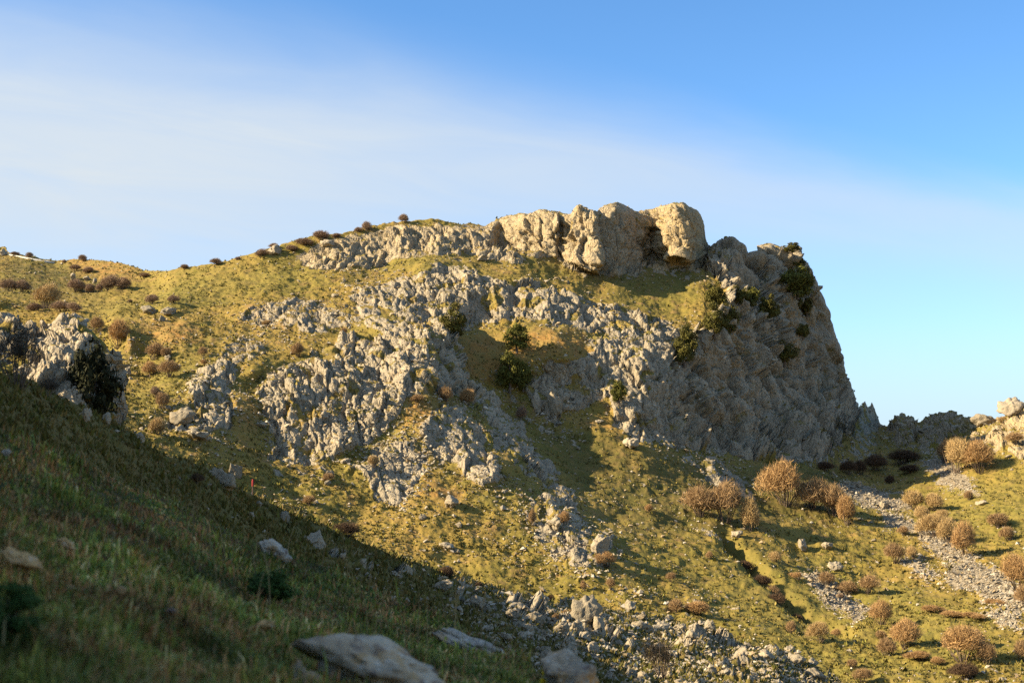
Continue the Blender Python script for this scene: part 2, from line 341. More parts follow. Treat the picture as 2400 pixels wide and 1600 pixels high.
CTRL = [(-160, 566, 185), (0, 585, 185), (130, 612, 180), (250, 612, 172), (340, 633, 165), (395, 635, 152), (500, 615, 150), (620, 585, 150), (740, 548, 152), (870, 528, 155), (1010, 513, 157),
 (-160, 700, 150), (0, 680, 152), (100, 700, 146), (200, 680, 155), (300, 660, 156), (180, 725, 138), (0, 715, 138),
 (0, 740, 140), (120, 755, 134), (190, 748, 132), (250, 815, 127), (0, 850, 124), (150, 900, 113), (-160, 740, 142), (-160, 870, 121), (262, 870, 117), (200, 990, 100), (0, 1000, 98),
 (335, 830, 124), (340, 900, 115), (330, 980, 106), (300, 780, 122), (280, 720, 136),
 (400, 700, 137), (400, 800, 123), (400, 900, 113), (400, 1000, 105), (420, 1080, 99), (500, 750, 132), (500, 650, 145), (600, 700, 137), (600, 620, 147), (600, 800, 126), (600, 900, 117), (600, 1000, 110), (600, 1130, 101), (700, 640, 145),
 (450, 880, 115), (470, 1010, 105), (480, 930, 111), (570, 960, 110), (570, 1030, 106), (590, 880, 115),
 (800, 640, 144), (800, 700, 138), (800, 780, 129), (760, 840, 121), (640, 900, 115.5), (700, 1000, 110.5), (800, 1000, 111), (760, 930, 114.5), (860, 930, 115), (800, 1100, 106), (800, 1250, 99),
 (900, 600, 150), (900, 660, 143), (900, 770, 128), (900, 860, 120.5), (900, 1000, 112.5), (900, 1150, 105), (900, 1280, 98),
 (1000, 585, 151), (1000, 607, 146), (1000, 635, 142), (1000, 745, 135.5), (1000, 772, 125), (1000, 900, 117), (1000, 1050, 110), (1000, 1200, 102), (1000, 1330, 95),
 (1080, 800, 129), (1095, 870, 127), (1050, 780, 126.5),
 (1100, 600, 152), (1100, 627, 146), (1100, 652, 143), (1100, 752, 139), (1110, 800, 132), (1150, 820, 130.5), (1200, 780, 133), (1200, 850, 128.5), (1150, 900, 128.5), (1250, 760, 136), (1300, 800, 131), (1330, 840, 130),
 (1090, 940, 121), (1140, 1000, 116.5), (1190, 1070, 112), (1240, 1150, 107.5), (1300, 1210, 104), (1400, 1300, 98.5), (1500, 1380, 93.5),
 (1200, 960, 128), (1250, 1020, 124), (1300, 1100, 119), (1360, 1150, 116), (1450, 1220, 111), (1550, 1300, 105),
 (1000, 1000, 111.5), (1050, 1100, 108.5), (1150, 1200, 103), (1200, 1300, 98), (1300, 1380, 94), (1400, 1400, 92),
 (1200, 640, 147), (1200, 665, 142), (1200, 755, 138), (1350, 690, 144), (1350, 765, 138), (1450, 720, 143), (1450, 790, 137), (1400, 800, 137),
 (1200, 615, 150), (1300, 640, 151), (1400, 665, 152), (1500, 680, 152), (1600, 650, 156), (1600, 720, 149), (1550, 745, 145), (1450, 690, 148),
 (1500, 850, 133), (1530, 800, 137), (1530, 900, 131.5), (1530, 1000, 129.5), (1450, 1000, 128.5), (1430, 930, 130), (1350, 900, 131), (1280, 880, 130.5), (1280, 950, 127.5), (1350, 980, 128), (1400, 1050, 124),
 (1600, 830, 139.5), (1620, 900, 138), (1640, 1000, 136), (1600, 1050, 130),
 (1650, 780, 142), (1650, 700, 150), (1700, 700, 154), (1700, 850, 147), (1720, 950, 143), (1720, 1050, 136), (1680, 620, 158), (1720, 600, 162), (1750, 620, 163), (1800, 590, 168), (1800, 700, 162), (1800, 850, 156), (1820, 1000, 149), (1820, 1070, 140), (1900, 650, 175), (1900, 800, 168), (1900, 950, 159), (1900, 1070, 145), (1960, 850, 176), (1990, 950, 174), (2000, 1040, 155),
 (2060, 1000, 184), (2120, 975, 182), (2200, 968, 176), (2260, 978, 166), (2330, 980, 158), (2400, 950, 152), (2560, 940, 144), (2120, 1040, 166), (2060, 1060, 162), (2250, 1030, 156), (2330, 1040, 148), (2400, 1040, 144), (2560, 1040, 138),
 (2000, 1100, 148), (2150, 1100, 148), (2250, 1110, 142), (2400, 1120, 136), (2560, 1120, 132), (1900, 1140, 133), (2000, 1200, 127), (2150, 1200, 129), (2300, 1200, 125), (2400, 1200, 123), (1800, 1130, 131), (1700, 1120, 128), (1600, 1120, 123), (1500, 1080, 123),
 (1700, 1200, 117), (1800, 1230, 117), (1900, 1250, 118), (2000, 1300, 113), (2150, 1300, 114), (2300, 1300, 113), (2560, 1300, 112), (1700, 1280, 110), (1800, 1330, 105), (1900, 1400, 100), (2000, 1400, 102), (2150, 1400, 101), (2300, 1400, 100), (2560, 1420, 98), (1600, 1350, 100), (1700, 1400, 97), (1800, 1450, 93), (1900, 1480, 92), (2000, 1500, 90), (2150, 1500, 90), (2300, 1500, 89), (2560, 1540, 84), (1600, 1450, 90), (1800, 1550, 84), (2000, 1600, 80), (2200, 1600, 80), (2400, 1600, 79), (2560, 1650, 76), (2000, 1650, 78), (1500, 1480, 88), (1300, 1450, 90), (1000, 1420, 91), (600, 1250, 96), (300, 1100, 92)]
# the summit bluffs: distance of their faces along the crest
WALL_B = [(1120, 606), (1150, 602), (1200, 597), (1250, 608), (1300, 620), (1370, 643), (1412, 650), (1500, 637), (1560, 622), (1600, 624), (1655, 640), (1700, 640)]
WALL_D = [(1120, 156), (1150, 157), (1172, 158.5), (1185, 157.5), (1250, 154.2), (1300, 153), (1312, 154.2), (1322, 153.8), (1345, 151.4), (1390, 150.2), (1400, 151.2), (1407, 153.0), (1415, 153.2), (1440, 154), (1470, 156), (1500, 159), (1522, 161), (1550, 160.6), (1562, 157.5), (1574, 155.4), (1600, 155.2), (1622, 158), (1645, 163), (1660, 166), (1700, 164)]

# rock: each outcrop is a thing of its own
ROCKS = [
 dict(n='summit_bluff', k='cliff', l='long rounded limestone bluff under the skyline, left of the summit towers', a=0.55, f=0.5, s=(2.6, 2.6, 2.2), lean=.2, warm=.4, soft=1,
      p=[(690, 592), (760, 562), (860, 545), (940, 535), (1010, 527), (1070, 530), (1100, 521), (1135, 527), (1160, 520), (1180, 560), (1205, 592), (1240, 628), (1150, 610), (1060, 606), (985, 596), (930, 604), (880, 620), (800, 628), (720, 618)]),
 dict(n='summit_bluff', k='cliff', l='broad pale bluff with a lit dome face on the summit crest', a=0.7, f=.3, s=(2.2, 2.2, 2.0), lean=.2, warm=.5, soft=1,
      p=[(1150, 525), (1172, 505), (1240, 490), (1280, 485), (1342, 495), (1330, 540), (1318, 575), (1310, 600), (1285, 618), (1245, 606), (1205, 592), (1182, 560)]),
 dict(n='rock_tower', k='rock tower', l='sunlit limestone tower, left of the two tall summit towers', a=0.8, f=.3, s=(1.5, 1.5, 2.2), lean=.12, warm=.55, soft=1,
      p=[(1342, 480), (1358, 465), (1400, 485), (1408, 560), (1412, 650), (1370, 648), (1340, 635), (1300, 620), (1318, 575), (1335, 535)]),
 dict(n='rock_tower', k='rock tower', l='broad round-topped limestone tower in shadow at the highest point', a=0.75, f=.3, s=(1.6, 1.6, 2.4), lean=.15, warm=.35, soft=1,
      p=[(1400, 485), (1445, 460), (1492, 490), (1505, 560), (1532, 640), (1412, 652), (1408, 560)]),
 dict(n='rock_tower', k='rock tower', l='square golden limestone tower with a dark hollow, right end of the summit crest', a=0.8, f=.3, s=(1.3, 1.3, 1.9), lean=.15, warm=.75, soft=1,
      p=[(1492, 490), (1560, 470), (1606, 465), (1650, 505), (1662, 570), (1660, 645), (1600, 632), (1532, 640), (1505, 560)]),
 dict(n='rock_band', k='rock outcrop', l='long band of fluted grey limestone below the summit terrace', a=0.95, f=.6, s=(1.5, 1.5, 2.6), lean=.25, warm=0,
      p=[(880, 668), (960, 640), (1020, 624), (1115, 632), (1135, 655), (1250, 662), (1370, 690), (1450, 712), (1560, 746), (1612, 775), (1620, 800), (1500, 795), (1400, 795), (1330, 762), (1250, 752), (1160, 762), (1090, 775), (1040, 768), (960, 752), (900, 722), (830, 712), (800, 692)]),
 dict(n='rock_buttress', k='rock outcrop', l='lit ribbed limestone buttress falling below the grassy hollow', a=1.0, f=.6, s=(1.0, 1.0, 3.2), lean=.22, warm=.05,
      p=[(1400, 795), (1500, 795), (1600, 800), (1570, 860), (1560, 950), (1580, 1050), (1480, 1042), (1440, 1000), (1422, 935), (1340, 965), (1300, 995), (1250, 950), (1225, 880), (1280, 848), (1340, 850), (1372, 820)]),
 dict(n='cliff', k='cliff', l='tall dark cliff dropping sheer at the right end of the mountain', a=1.25, f=.5, s=(1.6, 1.6, 5.0), lean=.5, warm=0,
      p=[(1600, 800), (1640, 770), (1700, 690), (1660, 640), (1662, 570), (1690, 550), (1740, 560), (1800, 560), (1920, 600), (2030, 920), (2012, 975), (1990, 1010), (1960, 1060), (1900, 1085), (1780, 1085), (1700, 1050), (1640, 1060), (1580, 1050), (1560, 950), (1570, 860)]),
 dict(n='rock_pinnacle', k='pinnacle', l='small jagged pinnacles on the col at the foot of the tall cliff', a=.5, f=.2, s=(.8, .8, 1.6), lean=.1, warm=0,
      p=[(2004, 965), (2012, 940), (2050, 930), (2075, 1005), (2060, 1020), (2015, 1010)]),
 dict(n='rock_crag', k='rock outcrop', l='big craggy limestone outcrop in the middle of the sunlit slope', a=0.95, f=.7, s=(1.1, 1.1, 1.9), lean=.3, warm=.05,
      p=[(590, 930), (650, 880), (730, 838), (800, 800), (900, 778), (960, 758), (1050, 758), (1082, 830), (1105, 880), (1165, 935), (1185, 965), (1100, 938), (1040, 920), (960, 912), (935, 965), (900, 1000), (830, 1060), (720, 1085), (640, 1072), (625, 1000)]),
 dict(n='rock_rib', k='rock outcrop', l='shaded rock rib running down right from the pair of round shrubs', a=.7, f=.6, s=(1.1, 1.1, 1.9), lean=.4, warm=0,
      p=[(1100, 940), (1180, 958), (1225, 985), (1240, 1040), (1290, 1090), (1320, 1125), (1290, 1145), (1220, 1100), (1160, 1040), (1130, 990)]),
 dict(n='rock_rib', k='rock outcrop', l='sunlit rock rib below the pair of round shrubs', a=.65, f=.5, s=(.9, .9, 1.4), lean=.4, warm=0,
      p=[(970, 1002), (1030, 945), (1080, 950), (1120, 1000), (1150, 1050), (1190, 1120), (1130, 1140), (1080, 1100), (1010, 1050)]),
 dict(n='rock_outcrop', k='rock outcrop', l='low slabby outcrop below the big middle crag', a=.6, f=.4, s=(.9, .9, 1.2), lean=.5, warm=0,
      p=[(815, 1112), (900, 1040), (950, 1005), (985, 1020), (1002, 1080), (985, 1130), (930, 1180), (888, 1172), (870, 1130)]),
 dict(n='rock_outcrop', k='rock outcrop', l='pale broken rocks on the upper grass slope left of the fluted band', a=.6, f=.35, s=(.9, .9, 1.2), lean=.4, warm=0,
      p=[(560, 750), (640, 712), (720, 702), (800, 722), (815, 712), (850, 700), (955, 772), (900, 778), (830, 762), (770, 780), (650, 778)]),
 dict(n='rock_outcrop', k='rock outcrop', l='steep grey outcrop at the left foot of the sunlit slope', a=.75, f=.9, s=(1.1, 1.1, 1.6), lean=.2, warm=0,
      p=[(395, 965), (430, 948), (440, 900), (480, 870), (545, 852), (562, 880), (530, 930), (560, 960), (535, 1002), (470, 1012), (400, 998)]),
 dict(n='rock_outcrop', k='rock outcrop', l='small scattered outcrop between two grass strips, left of the big crag', a=.5, f=.4, s=(.7, .7, 1.0), lean=.3, warm=0,
      p=[(515, 850), (540, 815), (600, 800), (630, 830), (600, 862), (550, 870)]),
 dict(n='rock_outcrop', k='rock outcrop', l='pale slabby outcrop on the lower ridge above the rocky hollow', a=.6, f=.7, s=(.8, .8, 1.2), lean=.5, warm=0,
      p=[(1238, 1175), (1290, 1138), (1352, 1150), (1358, 1200), (1400, 1238), (1440, 1262), (1432, 1312), (1380, 1330), (1300, 1312), (1265, 1262), (1240, 1205)]),
 dict(n='rock_outcrop', k='rock outcrop', l='smooth grey rock hump beside the dark gully', a=.35, f=.6, s=(1.0, 1.0, 1.0), lean=.5, warm=0,
      p=[(1625, 1240), (1650, 1232), (1690, 1250), (1702, 1290), (1670, 1285), (1640, 1268)]),
 dict(n='rock_outcrop', k='rock outcrop', l='leaning grey slab between the two big clumps of brown shrubs', a=.5, f=.8, s=(1.0, 1.0, 1.8), lean=.5, warm=0,
      p=[(1640, 1075), (1690, 1070), (1745, 1115), (1780, 1160), (1720, 1175), (1660, 1120)]),
 dict(n='boulder_ridge', k='rock outcrop', l='jumbled golden boulder ridge on the skyline at the right edge', a=.9, f=.4, s=(1.3, 1.3, 1.0), lean=.1, warm=.6,
      p=[(2235, 1000), (2260, 972), (2300, 965), (2350, 965), (2362, 935), (2400, 930), (2560, 915), (2560, 1100), (2400, 1085), (2330, 1060), (2270, 1035)]),
 dict(n='boulder_ridge', k='rock outcrop', l='rounded dark boulder humps on the skyline right of the col', a=1.2, f=.4, s=(1.5, 1.5, 1.1), lean=.3, warm=.05,
      p=[(2072, 1005), (2100, 975), (2125, 960), (2200, 955), (2255, 965), (2235, 1002), (2250, 1030), (2180, 1050), (2100, 1040)]),
]
SOFTROCK = [  # broken ground, grass with much rock showing: (poly, strength)
 ([(700, 640), (800, 640), (1000, 610), (880, 680), (800, 700), (720, 690)], .45),
 ([(600, 1050), (900, 980), (1000, 1130), (960, 1230), (760, 1180), (640, 1120)], .40),
 ([(1020, 950), (1200, 1080), (1260, 1150), (1180, 1170), (1060, 1120)], .45),
 ([(1230, 1140), (1450, 1240), (1560, 1400), (1500, 1440), (1330, 1350), (1240, 1250)], .42),
 ([(1480, 1380), (1700, 1370), (1800, 1440), (1780, 1500), (1500, 1480)], .40),
 ([(1900, 960), (2250, 1010), (2320, 1090), (2150, 1080), (2000, 1110), (1880, 1100)], .62),
 ([(1480, 1030), (1700, 1060), (1790, 1180), (1650, 1140)], .48),
 ([(1200, 960), (1330, 990), (1400, 1060), (1320, 1080), (1250, 1020)], .5),
 ([(1100, 625), (1300, 640), (1480, 690), (1640, 760), (1500, 740), (1300, 680)], .45),
 ([(1280, 610), (1660, 625), (1650, 660), (1430, 665)], .5),
 ([(1080, 850), (1180, 870), (1230, 960), (1150, 930)], .45),
 ([(640, 590), (900, 540), (1100, 525), (900, 600), (720, 625)], .45),
 ([(2100, 960), (2560, 930), (2560, 1110), (2300, 1060)], .55),
 ([(420, 1040), (560, 1060), (640, 1120), (500, 1110)], .35),
]
SCREE = [[(1960, 1140), (2020, 1135), (2130, 1165), (2140, 1195), (2060, 1195), (1970, 1165)], [(2060, 1200), (2130, 1215), (2150, 1260), (2080, 1240)],
 [(2125, 1235), (2170, 1225), (2260, 1300), (2340, 1345), (2400, 1400), (2440, 1460), (2330, 1390), (2240, 1330), (2170, 1280)], [(2240, 1330), (2330, 1380), (2400, 1440), (2380, 1450), (2270, 1380), (2220, 1350)],
 [(1885, 1335), (1920, 1335), (1990, 1380), (2050, 1420), (2000, 1440), (1950, 1410), (1910, 1370)], [(2160, 1085), (2200, 1080), (2270, 1120), (2285, 1150), (2200, 1130)],
 [(2100, 1300), (2150, 1310), (2210, 1345), (2170, 1350)], [(2310, 1440), (2360, 1440), (2400, 1490), (2350, 1470)]]
GREEN = [[(220, 710), (420, 640), (700, 600), (760, 640), (560, 690), (380, 720), (250, 740)], [(200, 700), (330, 690), (290, 760), (180, 720)], [(340, 860), (440, 820), (470, 900), (360, 960)],
 [(1600, 1360), (1900, 1300), (2300, 1420), (2400, 1560), (2000, 1640), (1750, 1480)], [(2200, 1120), (2420, 1100), (2420, 1300), (2200, 1250)], [(930, 600), (1100, 610), (1140, 640), (960, 620)]]
SOIL = [[(1085, 800), (1130, 780), (1180, 800), (1190, 860), (1140, 890), (1090, 870)], [(1180, 780), (1380, 770), (1390, 830), (1220, 850)], [(960, 930), (1040, 920), (1000, 1000), (940, 990)], [(560, 950), (610, 960), (600, 1010), (560, 1010)],
 [(1350, 985), (1430, 990), (1440, 1020), (1370, 1010)], [(160, 610), (230, 612), (320, 632), (310, 650), (180, 640)], [(1010, 1110), (1090, 1150), (1060, 1190), (980, 1160)], [(330, 770), (420, 760), (470, 800), (400, 820)]]
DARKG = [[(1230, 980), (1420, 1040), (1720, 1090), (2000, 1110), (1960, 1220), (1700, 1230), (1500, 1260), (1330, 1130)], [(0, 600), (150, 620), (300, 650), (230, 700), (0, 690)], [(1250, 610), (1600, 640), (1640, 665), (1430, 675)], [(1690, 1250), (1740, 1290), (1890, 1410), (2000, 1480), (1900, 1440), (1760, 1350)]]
GULLY = [(1690, 1255), (1735, 1295), (1790, 1345), (1850, 1395), (1900, 1430), (1990, 1470)]

NX, NY, NB, NS = 1250, 445, 14, 8
xs = np.linspace(-160, 2560, NX)
skx = np.interp(xs, *zip(*SKY)); bx = np.interp(xs, *zip(*BOT))
t = np.linspace(0, 1, NY)[:, None]
skm = np.convolve(np.pad(skx, 45, mode='edge'), np.hanning(91) / np.hanning(91).sum(), 'valid')
PY = skm[None] + (bx - skm)[None] * t + (skx - skm)[None] * (1 - t) ** 4; PX = np.repeat(xs[None], NY, 0)
def bil(f, X, Y, st=7.0):
    gx = np.arange(X.min() - st, X.max() + 2 * st, st); gy = np.arange(Y.min() - st, Y.max() + 2 * st, st)
    G = f(*np.meshgrid(gx, gy)); u = (X - gx[0]) / st; v = (Y - gy[0]) / st
    i = np.clip(v.astype(int), 0, len(gy) - 2); j = np.clip(u.astype(int), 0, len(gx) - 2); a = v - i; b = u - j
    return G[i, j] * (1 - a) * (1 - b) + G[i + 1, j] * a * (1 - b) + G[i, j + 1] * (1 - a) * b + G[i + 1, j + 1] * a * b
fA = rbf(CTRL)
D = bil(fA, PX, PY)
# summit bluffs
wb = np.interp(PX, *zip(*WALL_B)); wd = np.interp(PX, *zip(*WALL_D))
wob = perlin(np.stack([PX.ravel() / 45, PY.ravel() / 80, np.zeros(PX.size)], 1), 5).reshape(PX.shape)
wd = np.interp(PX + 9 * wob + (PY - 560) * -.03, *zip(*WALL_D))
batter = np.clip(wb - PY, 0, None) / 170 * 3.0 + 1.8 * sstep(0.86, 1.03, np.clip((wb - PY) / (wb - skx[None] + 1), 0, 2))
wd = wd + batter + 1.2 * sstep(528, 540, PY + 8 * wob) * sstep(1500, 1512, PX) * (1 - sstep(1552, 1566, PX + 5 * wob))
ww = sstep(-2, 16, wb - PY + 6 * wob) * sstep(1128, 1165, PX) * (1 - sstep(1654, 1668, PX))
D = D * (1 - ww) + wd * ww
# rows past the crest: the back of the mountain
dx_, dz_ = ray(PX, PY)
P = np.stack([dx_ * D, D, dz_ * D], -1)
back = []
for k in range(1, NB + 1):
    dd = 0.25 * 1.55 ** k
    q = P[0] * (1 + dd / P[0][:, 1:2]); q[:, 2] -= dd * (0.22 + 0.5 * dd / (dd + 20)); back.append(q)
skirt = []
for k in range(1, NS + 1):                     # the foot of the slope runs on under the nearer ground
    dd = 0.5 * 1.75 ** k; q = P[-1].copy(); q[:, 1] -= dd; q[:, 2] -= dd * .16; skirt.append(q)
P = np.concatenate([np.stack(back[::-1]), P, np.stack(skirt)], 0)
PXf = np.concatenate([np.repeat(xs[None], NB, 0), PX, np.repeat(xs[None], NS, 0)], 0); PYf = np.concatenate([np.repeat(skx[None] , NB, 0) - np.arange(NB, 0, -1)[:, None] * 2.0, PY, np.repeat(bx[None], NS, 0) + np.arange(1, NS + 1)[:, None] * 4.0], 0)
NYT = NY + NB + NS; SH = (NYT, NX)
Q = P.reshape(-1, 3)
# big natural undulation
N0 = grid_normals(blur(P, 6)); N0[N0[..., 1] > .3] *= 1
sgn = np.where((N0 * np.array([0, -0.6, 0.8])).sum(-1, keepdims=True) < 0, -1, 1); N0 = N0 * sgn
und = (fbm(Q * 0.07, 3, 3) * 0.9 + fbm(Q * 0.35, 3, 9) * 0.35).reshape(SH)
P = P + N0 * und[..., None] * (.25 + .75 * np.concatenate([np.zeros((NB, NX)), sstep(0, 40, line_d(PX, PY, SKY)), np.ones((NS, NX))], 0))[..., None] * (1 - .5 * np.pad(ww, ((NB, NS), (0, 0)), mode='edge'))[..., None]
gw = perlin(np.stack([PXf.ravel() / 30, PYf.ravel() / 30, PXf.ravel() * 0], 1), 6).reshape(SH)
P[..., 2] -= 1.3 * np.exp(-(line_d(PXf + 14 * gw, PYf, GULLY) / (13 + 6 * gw)) ** 2)
Q = P.reshape(-1, 3).astype(np.float32)
# masks
pn1 = fbm(Q * 0.45, 4, 21).reshape(SH); pn2 = fbm(Q * 0.45 + 50, 4, 22).reshape(SH)
WX = PXf + 26 * pn1; WY = PYf + 20 * pn2
RK = np.zeros(SH); RID = np.full(SH, -1, int); LIFT = np.zeros(SH); AMP = np.full(SH, 0.0); WARM = np.zeros(SH)
best = np.full(SH, 0.0)
for i, r in enumerate(ROCKS):
    p = np.array(r['p']); x0, y0 = p.min(0) - 60; x1, y1 = p.max(0) + 60
    m = (PXf > x0) & (PXf < x1) & (PYf > y0) & (PYf < y1)
    sd = poly_sd(WX[m], WY[m], r['p'])
    rk = sstep(-5, 7, sd)
    b = rk > RK[m]
    RK[m] = np.maximum(RK[m], rk)
    ids = RID[m]; bs = best[m]; w = (sd > bs); ids[w] = i; bs[w] = sd[w]; RID[m] = ids; best[m] = bs
    AMP[m] = np.maximum(AMP[m], rk * r['a']); LIFT[m] = np.maximum(LIFT[m], sstep(-6, 16, sd) * r['f']); WARM[m] = np.maximum(WARM[m], rk * r['warm'])
brk = fbm(Q * 0.9, 4, 31).reshape(SH); gap = fbm(Q * .4, 3, 35).reshape(SH)
for poly, st in SOFTROCK:
    sd = poly_sd(WX, WY, poly); s_ = sstep(-25, 25, sd) * st
    patch_ = sstep(0.05, 0.35, brk + s_ - .38)
    rk = s_ / st * patch_ * min(1, st * 2)
    RK = np.maximum(RK, rk); AMP = np.maximum(AMP, rk * .5); LIFT = np.maximum(LIFT, rk * .25)
def softmask(polys, e):
    o = np.zeros(SH)
    for p in polys: o = np.maximum(o, sstep(-e, e, poly_sd(WX, WY, p)))
    return o
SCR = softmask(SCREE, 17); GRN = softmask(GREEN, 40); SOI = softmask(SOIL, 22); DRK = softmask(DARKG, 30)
HARD = np.zeros(SH)
for i, r in enumerate(ROCKS):
    if r.get('soft'): HARD[RID == i] = 1
FIDR = RK.copy()
RK = RK * (1 - .62 * sstep(.08, .28, gap + .5 * brk) * (1 - HARD) * (1 - np.pad(ww, ((NB, NS), (0, 0)), mode='edge')) * np.where(RID == 7, .75, 1))
skf = np.concatenate([np.zeros((NB, NX)), sstep(0, 26, line_d(PX, PY, SKY)), np.ones((NS, NX))], 0)
skf = np.where(RID >= len(ROCKS) - 2, np.maximum(skf, .75), skf)
AMP *= (.35 + .65 * RK) * np.where(HARD > 0, 1.0, np.where(RID == 7, .85, .72)) * (.22 + .78 * skf); LIFT *= (.3 + .7 * RK) * .35
# rock relief
RKf = RK.ravel(); idx = np.where(FIDR.ravel() > 0.01)[0]; Qr = Q[idx]
lean = np.full(len(Q), .3, np.float32); sz = np.full((len(Q), 3), 1.0, np.float32); soft = np.zeros(len(Q), np.float32)
RIDF = RID.ravel()
for i, r in enumerate(ROCKS):
    k = RIDF == i; lean[k] = r['lean']; sz[k] = r['s']; soft[k] = r.get('soft', 0)
ln = blur(lean.reshape(SH), 8, 1).ravel()[idx]; sof = blur(soft.reshape(SH), 4, 1).ravel()[idx]
wv = np.stack([perlin(Qr * .8, 41), perlin(Qr * .8, 42), perlin(Qr * .8, 43)], 1) * 0.55
Lr = Qr + wv; Lr[:, 0] += ln * Lr[:, 2]
v0, c0, r0 = facet(Lr / np.array([2.7, 5.5, 5.5]), 4)
v1, c1, r1 = facet(Lr / np.array([1.05, 2.8, 3.0]), 1); v2, c2, r2 = facet(Lr / np.array([.50, 1.1, 1.2]), 2)
v3, c3, r3 = facet(Lr / np.array([.30, .45, .45]), 3)
rib = fbm(Lr * np.array([.85, .16, .14]), 3, 51, .55, True)
tall = fbm(Lr * np.array([.32, .2, .12]), 3, 55)
mod = np.clip(.75 + 1.5 * gap.ravel()[idx], .3, 1.4)
disp = .75 * v0 + mod * (.48 * v1 + .16 * v2 + .05 * v3 + .36 * rib) + .5 * tall - .45 * np.exp(-c0 / .05) - .42 * np.exp(-c1 / .06) - .22 * np.exp(-c2 / .09)
cl_ = (RIDF[idx] == 7)
str_ = fbm(np.stack([Lr[:, 0] * .30, Lr[:, 1] * .22, Lr[:, 2] * .05], 1), 3, 58, .5, True)
disp = disp + cl_ * (.80 * str_ + .40 * v0 + .25 * v1 - .55 * np.exp(-c0 / .07))
softd = .55 * v0 + .52 * v1 + .16 * v2 + .06 * v3 + .60 * rib + .3 * tall + .08 * fbm(Qr * 1.6, 4, 61) + .16 * fbm(Qr * np.array([.15, .15, 1.1]), 3, 63) - .50 * np.exp(-c0 / .04) - .42 * np.exp(-c1 / .06) - .05 * np.exp(-c2 / .1)
disp = disp * (1 - sof) + softd * sof
DSP = LIFT.ravel().copy(); DSP[idx] += AMP.ravel()[idx] * disp
VAR = np.full(len(Q), .5, np.float32); VAR[idx] = np.clip(.3 * r1 + .3 * r2 + .25 * r3 + .1, 0, 1)
DSP += (1 - RKf) * (.22 * fbm(Q * 1.2, 4, 71) + .14 * np.maximum(0, perlin(Q * 2.3, 72)) + .12 * np.maximum(0, perlin(Q * np.array([.5, .5, 3.5]), 74))) + SCR.ravel() * .3 * (np.abs(perlin(Q * 2.2, 73)))
ND = blur(N0, 3, 1); ND /= np.linalg.norm(ND, axis=-1, keepdims=True)
ND = ND + np.array([0, -.15, .08]); ND /= np.linalg.norm(ND, axis=-1, keepdims=True)
A_P = (Q.reshape(SH + (3,)) + ND * DSP.reshape(SH + (1,)))
A_N = grid_normals(blur(A_P, 2, 1)); A_N *= np.where((A_N * np.array([0, -0.6, 0.8])).sum(-1, keepdims=True) < 0, -1, 1)
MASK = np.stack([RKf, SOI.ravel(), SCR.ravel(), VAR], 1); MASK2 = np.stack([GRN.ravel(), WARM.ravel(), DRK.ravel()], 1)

M_HILL = terrain_mat('hillside_grass_and_rock')
ii, jj = np.meshgrid(np.arange(NYT - 1), np.arange(NX - 1), indexing='ij')
v00 = (ii * NX + jj).ravel(); FA = np.stack([v00, v00 + NX, v00 + NX + 1, v00 + 1], 1)
fid = np.where(FIDR.ravel()[v00] > .5, RIDF[v00], -1)
VA = A_P.reshape(-1, 3)
def sub_mesh(name, sel):
    f = FA[sel]; u, inv = np.unique(f, return_inverse=True)
    return mesh_np(name, VA[u], inv.reshape(-1, 4), M_HILL, True, {'mask': MASK[u], 'mask2': MASK2[u]})
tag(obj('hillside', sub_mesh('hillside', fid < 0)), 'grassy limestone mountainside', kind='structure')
for i, r in enumerate(ROCKS):
    sel = fid == i
    if sel.any(): tag(obj(r['n'], sub_mesh(r['n'], sel)), r['l'], r['k'], 'limestone outcrops of the mountain')

def on_A(x, y):
    """point and normal of the mountain surface seen at a photo pixel"""
    j = int(np.clip(round((x + 160) / 2720 * (NX - 1)), 0, NX - 1))
    i = int(np.clip(np.searchsorted(PY[:, j], y), 0, NY - 1)) + NB
    return Vector(A_P[i, j]), Vector(A_N[i, j])

